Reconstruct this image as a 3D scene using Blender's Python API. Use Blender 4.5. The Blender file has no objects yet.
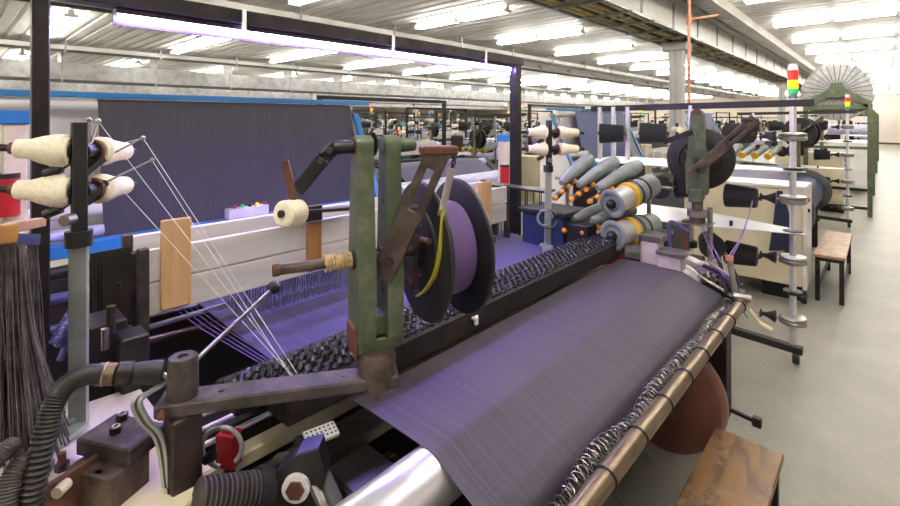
import bpy, bmesh, math, random
from mathutils import Vector, Matrix
random.seed(7)
C = bpy.context.scene.collection
scene = bpy.context.scene

# ------------------------------------------------------------------ camera
EYE = 1.75                       # eye height, metres
FPX, HOR = 470.0, 119.0          # focal length in pixels, horizon row (900x506 frame)
YAW = math.radians(42.7)         # optical axis turned left of the aisle direction (+Y)
cam_data = bpy.data.cameras.new('camera')
cam_data.sensor_width = 36.0
cam_data.lens = FPX / 900.0 * 36.0
cam_data.shift_y = -(253.0 - HOR) / 900.0
cam_data.clip_start = 0.02
cam_data.clip_end = 200
cam = bpy.data.objects.new('camera', cam_data)
cam.location = (0, 0, EYE)
cam.rotation_euler = (math.pi / 2, 0, YAW)
C.objects.link(cam)
scene.camera = cam

# ------------------------------------------------------------------ world, exposure
w = bpy.data.worlds.new('world'); scene.world = w; w.use_nodes = True
w.node_tree.nodes['Background'].inputs[0].default_value = (0.9, 0.95, 1, 1)
w.node_tree.nodes['Background'].inputs[1].default_value = 0.3
scene.view_settings.view_transform = 'Standard'
scene.view_settings.look = 'None'
scene.view_settings.gamma = 1
scene.view_settings.use_curve_mapping = False
scene.view_settings.exposure = 1.33
TUBE_POWER = 17.0
LED_POWER = 82.0
scene.cycles.use_denoising = True
scene.cycles.max_bounces = 6

# ------------------------------------------------------------------ measuring helpers: sight line through a picture point, cut with a known plane
SN, CS = math.sin(YAW), math.cos(YAW)
def _dir(px, py):
    u = (px - 450.0) / FPX
    return Vector((-SN + u * CS, CS + u * SN, -(py - HOR) / FPX))
def atd(px, py, d): return Vector((0, 0, EYE)) + _dir(px, py) * d
def onz(px, py, z): v = _dir(px, py); return Vector((0, 0, EYE)) + v * ((z - EYE) / v.z)
def onx(px, py, x): v = _dir(px, py); return Vector((0, 0, EYE)) + v * (x / v.x)
def ony(px, py, y): v = _dir(px, py); return Vector((0, 0, EYE)) + v * (y / v.y)
V = Vector

# ------------------------------------------------------------------ mesh builder
def frame_of(d):
    d = Vector(d).normalized()
    h = Vector((0, 0, 1)) if abs(d.z) < 0.95 else Vector((1, 0, 0))
    a = d.cross(h).normalized(); b = d.cross(a).normalized()
    return d, a, b
class MB:
    def __init__(self): self.bm = bmesh.new()
    def box(self, c, s, R=None, bev=0.0):
        m = Matrix.Translation(Vector(c)) @ (R.to_4x4() if R else Matrix.Identity(4)) @ Matrix.Diagonal((s[0], s[1], s[2], 1))
        r = bmesh.ops.create_cube(self.bm, size=1.0, matrix=m)
        if bev > 0:
            es = list({e for v in r['verts'] for e in v.link_edges})
            bmesh.ops.bevel(self.bm, geom=es, offset=bev, segments=1, affect='EDGES')
        return self
    def bx(self, x0, x1, y0, y1, z0, z1, bev=0.0):
        return self.box(((x0+x1)/2, (y0+y1)/2, (z0+z1)/2), (abs(x1-x0), abs(y1-y0), abs(z1-z0)), None, bev)
    def bar(self, p0, p1, w, h, up=(0, 0, 1), bev=0.0):
        p0, p1 = Vector(p0), Vector(p1); d = p1 - p0; L = d.length; d.normalize()
        up = Vector(up)
        if abs(d.dot(up)) > 0.98: up = Vector((1, 0, 0))
        s = d.cross(up).normalized(); u = s.cross(d).normalized()
        R = Matrix((d, s, u)).transposed()
        return self.box((p0 + p1) / 2, (L, w, h), R, bev)
    def lathe(self, p0, axis, prof, n=20, cap=True):
        p0 = Vector(p0); d, a, b = frame_of(axis)
        rings = []
        for t, r in prof:
            ring = []
            for k in range(n):
                an = 2 * math.pi * k / n
                ring.append(self.bm.verts.new(p0 + d * t + (a * math.cos(an) + b * math.sin(an)) * max(r, 1e-5)))
            rings.append(ring)
        for i in range(len(rings) - 1):
            for k in range(n):
                k2 = (k + 1) % n
                self.bm.faces.new((rings[i][k], rings[i][k2], rings[i+1][k2], rings[i+1][k]))
        if cap:
            self.bm.faces.new(rings[0][::-1]); self.bm.faces.new(rings[-1])
        return self
    def cyl(self, p0, p1, r, r2=None, n=16, cap=True):
        p0, p1 = Vector(p0), Vector(p1)
        return self.lathe(p0, p1 - p0, [(0, r), ((p1 - p0).length, r if r2 is None else r2)], n, cap)
    def tube(self, pts, r, n=8, cap=True, rf=None):
        pts = [Vector(p) for p in pts]; rings = []; prev = None
        for i, p in enumerate(pts):
            t = (pts[min(i+1, len(pts)-1)] - pts[max(i-1, 0)])
            if t.length < 1e-9: t = Vector((0, 0, 1))
            t.normalize()
            if prev is None:
                _, a, b = frame_of(t)
            else:
                a = prev - t * prev.dot(t)
                if a.length < 1e-6: _, a, b = frame_of(t)
                a.normalize(); b = t.cross(a)
            prev = a
            rr = rf(i / max(1, len(pts) - 1)) if rf else r
            rings.append([self.bm.verts.new(p + (a * math.cos(2*math.pi*k/n) + b * math.sin(2*math.pi*k/n)) * rr) for k in range(n)])
        for i in range(len(rings) - 1):
            for k in range(n):
                k2 = (k + 1) % n
                self.bm.faces.new((rings[i][k], rings[i][k2], rings[i+1][k2], rings[i+1][k]))
        if cap and n > 2:
            self.bm.faces.new(rings[0][::-1]); self.bm.faces.new(rings[-1])
        return self
    def prism(self, poly, vec):
        vec = Vector(vec); n = len(poly)
        A = [self.bm.verts.new(Vector(p)) for p in poly]; B = [self.bm.verts.new(Vector(p) + vec) for p in poly]
        self.bm.faces.new(A[::-1]); self.bm.faces.new(B)
        for k in range(n):
            k2 = (k + 1) % n
            self.bm.faces.new((A[k], A[k2], B[k2], B[k]))
        return self
    def sheet(self, prof, y0, y1, ny=2, th=0.002):
        # profile [(x, z)...] extruded along y, with thickness
        def row(off):
            rows = []
            for j in range(ny + 1):
                y = y0 + (y1 - y0) * j / ny
                line = []
                for i, (x, z) in enumerate(prof):
                    i0, i1 = max(i-1, 0), min(i+1, len(prof)-1)
                    tx, tz = prof[i1][0]-prof[i0][0], prof[i1][1]-prof[i0][1]
                    L = math.hypot(tx, tz) or 1
                    line.append(self.bm.verts.new((x - tz/L*off, y, z + tx/L*off)))
                rows.append(line)
            return rows
        T, Bm = row(0), row(-th)
        m = len(prof)
        for j in range(ny):
            for i in range(m - 1):
                self.bm.faces.new((T[j][i], T[j][i+1], T[j+1][i+1], T[j+1][i]))
                self.bm.faces.new((Bm[j][i], Bm[j+1][i], Bm[j+1][i+1], Bm[j][i+1]))
        for j in range(ny):
            self.bm.faces.new((T[j][0], T[j+1][0], Bm[j+1][0], Bm[j][0]))
            self.bm.faces.new((T[j][m-1], Bm[j][m-1], Bm[j+1][m-1], T[j+1][m-1]))
        for i in range(m - 1):
            self.bm.faces.new((T[0][i], Bm[0][i], Bm[0][i+1], T[0][i+1]))
            self.bm.faces.new((T[ny][i], T[ny][i+1], Bm[ny][i+1], Bm[ny][i]))
        return self
    def sphere(self, c, r, n=12, sq=(1, 1, 1)):
        bmesh.ops.create_uvsphere(self.bm, u_segments=n, v_segments=max(6, n // 2 + 2), radius=r,
                                  matrix=Matrix.Translation(Vector(c)) @ Matrix.Diagonal((sq[0], sq[1], sq[2], 1)))
        return self
    def torus(self, c, axis, R, r, n=24, m=8):
        c = Vector(c); d, a, b = frame_of(axis)
        rings = []
        for i in range(n):
            an = 2*math.pi*i/n; q = a*math.cos(an) + b*math.sin(an)
            rings.append([self.bm.verts.new(c + q*(R + r*math.cos(2*math.pi*k/m)) + d*(r*math.sin(2*math.pi*k/m))) for k in range(m)])
        for i in range(n):
            i2 = (i+1) % n
            for k in range(m):
                k2 = (k+1) % m
                self.bm.faces.new((rings[i][k], rings[i2][k], rings[i2][k2], rings[i][k2]))
        return self
    def build(self, name, m, parent=None, smooth=True):
        bm = self.bm
        bmesh.ops.recalc_face_normals(bm, faces=bm.faces[:])
        if parent is not None:
            bm.transform(INV[parent])
        if smooth:
            for f in bm.faces: f.smooth = True
            for e in bm.edges:
                if len(e.link_faces) == 2 and e.calc_face_angle(0) > 0.6: e.smooth = False
        me = bpy.data.meshes.new(name); bm.to_mesh(me); bm.free()
        me.materials.append(MAT[m])
        o = bpy.data.objects.new(name, me); C.objects.link(o)
        if parent is not None:
            o.parent = parent
            INV[o] = INV[parent]
        else:
            INV[o] = Matrix.Identity(4)
        return o
INV = {}
def tag(o, label, cat, group=None):
    o['label'] = label; o['category'] = cat
    if group: o['group'] = group
    return o
def thing(name, label, cat, loc=(0, 0, 0), group=None):
    o = bpy.data.objects.new(name, None); C.objects.link(o); o.empty_display_size = 0.1
    o.location = loc
    INV[o] = Matrix.Translation(-Vector(loc))
    return tag(o, label, cat, group)
def struct(o):
    o['kind'] = 'structure'; return o
def dup(root, offset=(0, 0, 0), label=None, group=None, loc=None):
    r = root.copy(); C.objects.link(r)
    r.location = Vector(loc) if loc is not None else root.location + Vector(offset)
    if label: r['label'] = label
    if group: r['group'] = group
    for ch in [c for c in root.children]:
        c = ch.copy(); C.objects.link(c); c.parent = r
        for g in [q for q in ch.children]:
            d = g.copy(); C.objects.link(d); d.parent = c
    return r
def arc(c, u, v, r, a0, a1, n):
    c, u, v = Vector(c), Vector(u), Vector(v)
    return [c + (u*math.cos(a0+(a1-a0)*i/n) + v*math.sin(a0+(a1-a0)*i/n))*r for i in range(n+1)]
def bez(pts, n=24):
    # smooth curve through points (Catmull-Rom)
    P = [Vector(p) for p in pts]; P = [P[0]*2 - P[1]] + P + [P[-1]*2 - P[-2]]
    out = []
    for i in range(1, len(P)-2):
        for k in range(n):
            t = k / n
            a, b, c, d = P[i-1], P[i], P[i+1], P[i+2]
            out.append(0.5*((2*b) + (c-a)*t + (2*a-5*b+4*c-d)*t*t + (3*b-a-3*c+d)*t**3))
    out.append(P[-2]); return out

# ------------------------------------------------------------------ materials
MAT = {}
def lin(c): return tuple(((v/255.0)/12.92 if v/255.0 <= 0.04045 else ((v/255.0+0.055)/1.055)**2.4) for v in c)
def mat(name, col, rough=0.5, metal=0.0, col2=None, scale=8.0, detail=4.0, lo=0.4, hi=0.7, bump=0.0, bscale=None, emit=None, power=0.0, alpha=None, stretch=None, spec=0.5):
    m = bpy.data.materials.new(name); m.use_nodes = True
    nt = m.node_tree; b = nt.nodes['Principled BSDF']; N = nt.nodes; L = nt.links
    b.inputs['Base Color'].default_value = (*lin(col), 1)
    b.inputs['Roughness'].default_value = rough
    b.inputs['Metallic'].default_value = metal
    b.inputs['Specular IOR Level'].default_value = spec
    if col2 is not None or bump > 0:
        tc = N.new('ShaderNodeTexCoord'); mp = N.new('ShaderNodeMapping')
        if stretch: mp.inputs['Scale'].default_value = stretch
        L.new(tc.outputs['Object'], mp.inputs['Vector'])
        no = N.new('ShaderNodeTexNoise'); no.inputs['Scale'].default_value = scale; no.inputs['Detail'].default_value = detail
        no.inputs['Roughness'].default_value = 0.65
        L.new(mp.outputs['Vector'], no.inputs['Vector'])
        if col2 is not None:
            r = N.new('ShaderNodeValToRGB')
            r.color_ramp.elements[0].position = lo; r.color_ramp.elements[0].color = (*lin(col), 1)
            r.color_ramp.elements[1].position = hi; r.color_ramp.elements[1].color = (*lin(col2), 1)
            L.new(no.outputs['Fac'], r.inputs['Fac']); L.new(r.outputs['Color'], b.inputs['Base Color'])
        if bump > 0:
            bn = no
            if bscale:
                bn = N.new('ShaderNodeTexNoise'); bn.inputs['Scale'].default_value = bscale; bn.inputs['Detail'].default_value = 3
                L.new(mp.outputs['Vector'], bn.inputs['Vector'])
            bp = N.new('ShaderNodeBump'); bp.inputs['Strength'].default_value = bump; bp.inputs['Distance'].default_value = 0.01
            L.new(bn.outputs['Fac'], bp.inputs['Height']); L.new(bp.outputs['Normal'], b.inputs['Normal'])
    if emit is not None:
        b.inputs['Emission Color'].default_value = (*lin(emit), 1); b.inputs['Emission Strength'].default_value = power
    if alpha is not None:
        b.inputs['Alpha'].default_value = alpha
    MAT[name] = m
    return m
def cloth(name, col, col2, pitch=700.0, rough=0.58, sheen=0.3, bump=0.25, fac=0.55):
    # fine parallel yarns running along X, faint cross bars and slow tone drift
    m = bpy.data.materials.new(name); m.use_nodes = True
    nt = m.node_tree; b = nt.nodes['Principled BSDF']; N = nt.nodes; L = nt.links
    tc = N.new('ShaderNodeTexCoord')
    mp = N.new('ShaderNodeMapping'); mp.inputs['Scale'].default_value = (1.5, pitch/6, 1.5)
    L.new(tc.outputs['Object'], mp.inputs['Vector'])
    no = N.new('ShaderNodeTexNoise'); no.inputs['Scale'].default_value = 1.0; no.inputs['Detail'].default_value = 3
    L.new(mp.outputs['Vector'], no.inputs['Vector'])
    mp2 = N.new('ShaderNodeMapping'); mp2.inputs['Scale'].default_value = (140, 0.5, 140)
    L.new(tc.outputs['Object'], mp2.inputs['Vector'])
    n2 = N.new('ShaderNodeTexNoise'); n2.inputs['Scale'].default_value = 1.0; n2.inputs['Detail'].default_value = 2
    L.new(mp2.outputs['Vector'], n2.inputs['Vector'])
    ad = N.new('ShaderNodeMix'); ad.data_type = 'FLOAT'; ad.inputs[0].default_value = 1 - fac
    L.new(no.outputs['Fac'], ad.inputs[2]); L.new(n2.outputs['Fac'], ad.inputs[3])
    r = N.new('ShaderNodeValToRGB')
    r.color_ramp.elements[0].position = 0.35; r.color_ramp.elements[0].color = (*lin(col), 1)
    r.color_ramp.elements[1].position = 0.68; r.color_ramp.elements[1].color = (*lin(col2), 1)
    L.new(ad.outputs[0], r.inputs['Fac']); L.new(r.outputs['Color'], b.inputs['Base Color'])
    b.inputs['Roughness'].default_value = rough
    b.inputs['Sheen Weight'].default_value = sheen; b.inputs['Sheen Roughness'].default_value = 0.4
    bp = N.new('ShaderNodeBump'); bp.inputs['Strength'].default_value = bump; bp.inputs['Distance'].default_value = 0.002
    L.new(ad.outputs[0], bp.inputs['Height']); L.new(bp.outputs['Normal'], b.inputs['Normal'])
    MAT[name] = m
mat('floor', (150, 147, 135), 0.32, 0, (168, 165, 152), 2.0, 9, .35, .7, 1.0, 60)
mat('ceiling', (226, 224, 220), 0.45, 0, (208, 205, 202), 1.2, 4)
mat('wall', (232, 222, 212), 0.7, 0, (222, 212, 202), 0.6, 3)
mat('duct', (222, 220, 214), 0.45, 0.0, (206, 203, 196), 2.5, 4)
mat('galv', (172, 172, 172), 0.4, 0.55, (140, 138, 136), 5, 4)
mat('concrete', (200, 198, 192), 0.8, 0, (180, 178, 172), 2, 5)
mat('tube', (255, 255, 255), 0.5, emit=(255, 250, 240), power=TUBE_POWER)
mat('led', (255, 255, 255), 0.5, emit=(172, 148, 255), power=LED_POWER)
mat('lampwhite', (235, 235, 230), 0.35)
mat('black', (22, 21, 22), 0.45, 0.0, (40, 37, 36), 12, 5)
mat('blacksteel', (38, 35, 36), 0.4, 0.5, (66, 58, 54), 10, 5, .45, .75, 0.1)
mat('dark', (30, 26, 26), 0.6, 0.2, (58, 48, 44), 9, 6, .45, .75, 0.2)
mat('oily', (40, 32, 30), 0.42, 0.3, (78, 62, 54), 11, 6, .42, .72, 0.35)
mat('dusty', (50, 44, 42), 0.62, 0.15, (92, 82, 76), 14, 6, .4, .7, 0.35)
mat('rustbar', (68, 57, 52), 0.5, 0.35, (112, 97, 87), 14, 6, .4, .7, 0.25)
mat('rust', (110, 70, 52), 0.55, 0.2, (78, 50, 40), 12, 6, .4, .7, 0.2)
mat('green', (80, 92, 66), 0.5, 0.1, (122, 122, 100), 13, 7, .46, .74, 0.3)
mat('chrome', (236, 234, 238), 0.33, 0.75, (216, 213, 220), 3, 3, bump=0.03, bscale=20, stretch=(12, 1, 12))
mat('steel', (170, 166, 162), 0.32, 0.9, (130, 124, 118), 10, 4)
mat('pipe', (132, 116, 94), 0.34, 0.75, (102, 87, 70), 8, 5, stretch=(6, 1, 6))
mat('greybar', (176, 184, 178), 0.38, 0.5, (150, 156, 152), 7, 4)
mat('cream', (226, 214, 182), 0.5, 0, (210, 196, 164), 2.5, 4)
mat('whitep', (232, 230, 228), 0.4, 0, (214, 212, 212), 2.5, 4)
mat('whiteboard', (216, 212, 206), 0.45, 0.1, (190, 184, 178), 3, 5, stretch=(1, .4, 4))
mat('pinkwhite', (208, 196, 200), 0.42, 0, (176, 160, 158), 6, 5)
mat('yarn_white', (238, 228, 204), 0.85, 0, (226, 214, 188), 90, 2, bump=0.3)
mat('yarn_black', (26, 25, 28), 0.8, 0, (38, 36, 40), 90, 2, bump=0.3)
mat('yarn_violet', (96, 76, 128), 0.6, 0, (150, 118, 170), 40, 3, bump=0.2, stretch=(30, 30, 30))
mat('thread', (235, 232, 230), 0.6)
mat('thread_violet', (120, 95, 165), 0.6)
mat('thread_dark', (66, 59, 63), 0.75, 0, (104, 94, 98), 20, 3)
mat('wood', (176, 128, 70), 0.5, 0, (140, 94, 46), 5, 6, .35, .7, 0.1, stretch=(2, 2, .4))
mat('woodpale', (208, 168, 122), 0.55, 0, (184, 140, 92), 5, 5, stretch=(3, 3, .5))
mat('blue', (52, 134, 200), 0.4, 0, (44, 118, 184), 2, 3)
mat('bluedark', (34, 48, 86), 0.5, 0, (30, 44, 84), 4, 3)
mat('red', (190, 32, 36), 0.4, 0, (168, 26, 32), 6, 3)
mat('redlamp', (225, 40, 30), 0.3, emit=(230, 40, 30), power=0.6)
mat('amberlamp', (250, 190, 30), 0.3, emit=(250, 180, 20), power=0.6)
mat('greenlamp', (30, 160, 70), 0.3, emit=(30, 160, 70), power=0.5)
mat('yellow', (228, 178, 30), 0.45, 0, (206, 156, 24), 10, 3)
mat('strap', (168, 158, 40), 0.55)
mat('orange', (240, 150, 20), 0.4)
mat('grey', (136, 143, 140), 0.45, 0, (112, 118, 116), 6, 4)
mat('greydark', (82, 84, 84), 0.5, 0, (66, 66, 66), 6, 4)
mat('rope', (196, 172, 128), 0.85, 0, (150, 124, 86), 60, 3, bump=0.5)
mat('rubber', (58, 54, 52), 0.55, 0, (84, 76, 70), 14, 4)
mat('hose', (22, 20, 20), 0.45, 0, (42, 36, 33), 12, 4)
mat('brown', (128, 82, 68), 0.4, 0.25, (104, 64, 54), 4, 5)
mat('silver', (226, 226, 230), 0.3, 0.35, (206, 206, 212), 4, 3)
mat('violettube', (92, 88, 150), 0.35, 0.3, (70, 66, 120), 5, 3)
mat('rollpale', (206, 204, 232), 0.4, 0.1, (160, 156, 206), 2, 3, stretch=(8, 1, 8))
mat('navy', (38, 44, 70), 0.85, 0, (52, 58, 88), 14, 4, bump=0.3)
mat('cable_yellow', (214, 200, 124), 0.6, 0, (190, 172, 100), 6, 3)
mat('copper', (196, 134, 108), 0.45, 0.3)
mat('skyblue', (120, 160, 190), 0.5, 0, (100, 140, 175), 4, 3)
cloth('fabric', (56, 49, 61), (74, 66, 80), 900, fac=.75, bump=.15, sheen=.06, rough=.62)
cloth('warp', (42, 37, 76), (68, 60, 112), 700, fac=.95)
cloth('warp_tall', (57, 55, 66), (67, 65, 77), 900, sheen=0.1, fac=1.0, bump=.1)
cloth('warp_blue', (62, 70, 118), (92, 100, 150), 900, fac=1.0)
# plywood of the benches
def plywood(name, c1, c2, c3):
    m = bpy.data.materials.new(name); m.use_nodes = True
    nt = m.node_tree; b = nt.nodes['Principled BSDF']; N = nt.nodes; L = nt.links
    tc = N.new('ShaderNodeTexCoord'); mp = N.new('ShaderNodeMapping'); mp.inputs['Scale'].default_value = (6, 1.4, 6)
    L.new(tc.outputs['Object'], mp.inputs['Vector'])
    no = N.new('ShaderNodeTexNoise'); no.inputs['Scale'].default_value = 1.6; no.inputs['Detail'].default_value = 1.5; no.inputs['Distortion'].default_value = 0.6
    L.new(mp.outputs['Vector'], no.inputs['Vector'])
    mu = N.new('ShaderNodeMath'); mu.operation = 'MULTIPLY'; mu.inputs[1].default_value = 9
    fr = N.new('ShaderNodeMath'); fr.operation = 'PINGPONG'; fr.inputs[1].default_value = 1.0
    L.new(no.outputs['Fac'], mu.inputs[0]); L.new(mu.outputs[0], fr.inputs[0])
    r = N.new('ShaderNodeValToRGB')
    r.color_ramp.elements[0].position = 0.1; r.color_ramp.elements[0].color = (*lin(c1), 1)
    r.color_ramp.elements[1].position = 0.9; r.color_ramp.elements[1].color = (*lin(c2), 1)
    L.new(fr.outputs[0], r.inputs['Fac'])
    n2 = N.new('ShaderNodeTexNoise'); n2.inputs['Scale'].default_value = 7; n2.inputs['Detail'].default_value = 8; n2.inputs['Roughness'].default_value = .8
    L.new(tc.outputs['Object'], n2.inputs['Vector'])
    r2 = N.new('ShaderNodeValToRGB'); r2.color_ramp.elements[0].position = 0.52; r2.color_ramp.elements[1].position = 0.66
    L.new(n2.outputs['Fac'], r2.inputs['Fac'])
    mx = N.new('ShaderNodeMix'); mx.data_type = 'RGBA'; mx.inputs[7].default_value = (*lin(c3), 1)
    L.new(r2.outputs['Color'], mx.inputs[0]); L.new(r.outputs['Color'], mx.inputs[6])
    L.new(mx.outputs[2], b.inputs['Base Color'])
    b.inputs['Roughness'].default_value = 0.38
    MAT[name] = m
plywood('plywood', (138, 98, 52), (98, 66, 34), (150, 130, 106))
plywood('plywood_worn', (182, 150, 128), (164, 130, 108), (206, 190, 174))

# ------------------------------------------------------------------ the hall
X0, X1, Y0, Y1, CEIL = -40.0, 4.2, -7.0, 44.5, 3.6
fl = MB().bx(X0, X1, Y0, Y1, -0.1, 0).build('floor', 'floor'); struct(fl)
struct(MB().bx(X0-.2, X1+.2, Y1, Y1+.2, 0, CEIL+.3).build('wall_far', 'wall'))
struct(MB().bx(X0-.2, X1+.2, Y0-.2, Y0, 0, CEIL+.3).build('wall_back', 'wall'))
struct(MB().bx(X0-.2, X0, Y0, Y1, 0, CEIL+.3).build('wall_left', 'wall'))
struct(MB().bx(X1, X1+.2, Y0, Y1, 0, CEIL+.3).build('wall_right', 'wall'))
# baseboard along the far wall, dull red strip
struct(MB().bx(X0, X1, Y1-.03, Y1, 0, .12).build('baseboard_far', 'rust'))
# corrugated ceiling, ribs running across the hall
mb = MB(); ys = []; y = Y0
while y < Y1:
    ys += [(y, 0), (y+.16, 0), (y+.18, .03), (y+.23, .03)]; y += .25
ys.append((Y1, 0))
lo = [mb.bm.verts.new((X0, a, CEIL + b)) for a, b in ys]; hi = [mb.bm.verts.new((X1, a, CEIL + b)) for a, b in ys]
for i in range(len(ys)-1): mb.bm.faces.new((lo[i], lo[i+1], hi[i+1], hi[i]))
mb.bx(X0, X1, Y0, Y1, CEIL+.06, CEIL+.1)
ce = mb.build('ceiling', 'ceiling', smooth=False); struct(ce)
def trim(name, mbx, m): return struct(mbx.build(name, m))
# purlins along the hall
trim('trim_1', MB().bx(-1.90, -1.80, Y0, Y1, CEIL-.16, CEIL-.001), 'duct')
trim('trim_2', MB().bx(-2.4, -2.25, Y0, Y1, CEIL-.06, CEIL-.001), 'galv')
# ------------------------------------------------------------------ ceiling services
DY0, DY1 = -4.0, 43.0
d1 = thing('ventilation_duct', 'long white panelled duct with yellowish cables under it, above the aisle side', 'duct', (-2.73, 2, 3.15))
pm = None
n = 0; y = DY0
while y < 40:
    if pm is None:
        pm = MB().bx(-2.425, -2.4, y+.02, y+1.28, 3.16, 3.53, .006).build('panel', 'duct', d1)
        pl = MB().bx(-3.07, -3.045, y+.02, y+1.28, 3.16, 3.53, .006).build('panel', 'duct', d1)
        rb = MB().bx(-3.09, -2.38, y-.02, y+.02, 3.14, 3.56).build('flange', 'galv', d1)
    else:
        for src in (pm, pl, rb):
            o = src.copy(); C.objects.link(o); o.location = (0, y - DY0, 0)
    y += 1.3
MB().bx(-3.04, -2.43, DY0, DY1, 3.28, 3.32).build('inner_floor', 'duct', d1)
MB().bx(-3.08, -2.39, DY0, DY1, 3.53, 3.55).build('cover', 'duct', d1)
for xx in (-3.07, -2.4):
    MB().bx(xx-.02, xx+.02, DY0, DY1, 3.13, 3.165).build('edge_rail', 'galv', d1)
rung = None
for k in range(58):
    y = DY0 + .4 + k*.8
    if rung is None: rung = MB().bx(-3.1, -2.36, y-.02, y+.02, 3.115, 3.15).build('tray_rung', 'galv', d1)
    else:
        o = rung.copy(); C.objects.link(o); o.location = (0, k*.8, 0)
for k in range(7):
    xx = -3.0 + k*.085
    MB().tube([(xx + .012*math.sin(j*1.7+k), DY0 + j*(DY1-DY0)/60, 3.17+.01*math.sin(j*.9+k*2)) for j in range(61)], .022, 6).build('cable', 'cable_yellow' if k % 3 != 2 else 'dusty', d1)
# slim cable ducts further left
def slim(x, z, w, h, label, name='cable_duct', m='duct', cat='cable duct'):
    t = thing(name, label, cat, (x, 2, z))
    MB().bx(x-w/2, x+w/2, -5, 43, z, z+h).build('trough', m, t)
    MB().bx(x-w/2+.02, x+w/2-.02, -5, 43, z-.05, z-.002).build('lower_rail', 'greydark', t)
    pr = None
    for k in range(24):
        y = -4 + 2.0*k
        if pr is None: pr = MB().bx(x-w/2-.015, x+w/2+.015, y-.02, y+.02, z-.06, CEIL-.002).build('hanger', 'galv', t)
        else:
            o = pr.copy(); C.objects.link(o); o.location = (0, 2.0*k, 0)
    return t
slim(-7.1, 3.38, .16, .09, 'slim white cable duct with dark rail, nearest one left of the panelled duct')
slim(-8.7, 3.42, .1, .07, 'thin pale cable duct crossing the ceiling left of the two-tube lamps')
slim(-14.3, 3.40, .18, .1, 'white cable duct above the dark tall warp sheet')
slim(-14.9, 2.72, .5, .40, 'deep grey trunking with hangers seen above the blue bar', 'trunking', 'galv', 'trunking')
slim(-22.5, 2.75, .5, .42, 'grey trunking in the middle distance over the far looms', 'trunking', 'galv', 'trunking')
slim(-30.5, 2.75, .5, .45, 'farthest grey trunking across the hall', 'trunking', 'galv', 'trunking')
# columns
def column(x, y, label, grp=None):
    t = thing('column', label, 'column', (x, y, 0), grp)
    MB().bx(x-.11, x+.11, y-.11, y+.11, 0, 3.13, .01).build('shaft', 'concrete', t)
    MB().bx(x-.2, x+.2, y-.2, y+.2, 2.98, 3.12, .01).build('capital', 'concrete', t)
    MB().bx(x-.03, x+.03, y-.125, y-.108, .6, 3.0).build('conduit', 'galv', t)
column(-2.75, 9.05, 'pale square concrete column holding the panelled duct behind the black reel')
column(-2.75, 21.0, 'pale concrete column farther down the panelled duct')
column(-2.75, 33.0, 'farthest pale concrete column on the panelled duct line')
for x in (-14.9, -22.5, -30.5):
    for y in (9, 21, 33):
        column(x, y, 'white slender column among the distant looms', 'distant columns')
# sprinkler drop pipe
t = thing('sprinkler_pipe', 'thin copper-red pipe hanging from the ceiling by the pale column', 'pipe', (-1.98, 5.2, 1.9))
p = atd(689, 20, 5.4); q = atd(690, 110, 5.4)
mb = MB(); mb.cyl((p.x, p.y, q.z), (p.x, p.y, CEIL-.005), .016, n=10); mb.build('drop', 'copper', t)
MB().cyl((p.x, p.y, p.z), (p.x+.28, p.y+.1, p.z+.03), .014, n=10).build('branch', 'copper', t)
MB().cyl((p.x, p.y, p.z-.05), (p.x, p.y, p.z+.05), .03, n=12).build('elbow', 'copper', t)

# ------------------------------------------------------------------ fluorescent fixtures
protos = {}
def fixture(xc, y, length, label, grp):
    key = round(length, 2)
    if key not in protos:
        t = thing('ceiling_light', label, 'ceiling light', (xc, y, CEIL-.12), grp)
        z = CEIL - .12
        MB().prism([(xc-length/2+.01, y-.05, z+.05), (xc-length/2+.01, y+.05, z+.05), (xc-length/2+.01, y+.04, z+.118), (xc-length/2+.01, y-.04, z+.118)], (length-.02, 0, 0)).build('housing', 'lampwhite', t)
        a = MB().cyl((xc-length/2+.03, y-.07, z+.02), (xc+length/2-.03, y-.07, z+.02), .021, n=8, cap=False).build('tube', 'tube', t)
        o = a.copy(); C.objects.link(o); o.location = (0, .14, 0)
        for s in (-1, 1): MB().bx(xc+s*(length/2-.02)-.012, xc+s*(length/2-.02)+.012, y-.098, y+.098, z-.008, z+.05).build('end_holder', 'lampwhite', t)
        protos[key] = t
        return t
    return dup(protos[key], label=label, group=grp, loc=(xc, y, CEIL-.12))
bays = [([-1.57+.45 + .88*i for i in range(3)], .84, .65, 2.5, 'twin-tube lamp over the open aisle', 'lamps over the aisle'),
        ([-6.05, -4.97], 1.04, 1.05, 2.58, 'twin-tube lamp left of the panelled duct', 'lamps left of the panelled duct'),
        ([-13.2, -11.95, -10.7], 1.2, 1.5, 2.7, 'twin-tube lamp right of the third cable duct', 'lamps over the middle looms'),
        ([-20.6, -19.2, -17.8], 1.3, 1.5, 2.7, 'small twin-tube lamp above the distant looms', 'lamps over the distant looms'),
        ([-28.4, -26.8, -25.2], 1.5, 1.5, 3.4, 'tiny lamp at the far side of the hall', 'lamps at the far side')]
for xs, L_, y0, st, lab, grp in bays:
    k = -2; ordn = ['first', 'second', 'third', 'fourth', 'fifth', 'sixth']
    kv = {'lamps over the aisle': 3, 'lamps left of the panelled duct': 2, 'lamps over the middle looms': 0, 'lamps over the distant looms': 0, 'lamps at the far side': 0}[grp]
    while y0 + st*k < 43.5:
        for i, xc in enumerate(xs):
            if xc > 2.3 and k > 9: continue
            own = lab + (', beyond the sixth row' if k > kv else ', nearer than the first row in view')
            if kv <= k < kv + 6 and i < 3:
                own = lab + ', ' + ordn[k-kv] + ' row, ' + ordn[i] + ' from left'
            fixture(xc, y0 + st*k, L_, own, grp)
        k += 1

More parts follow.
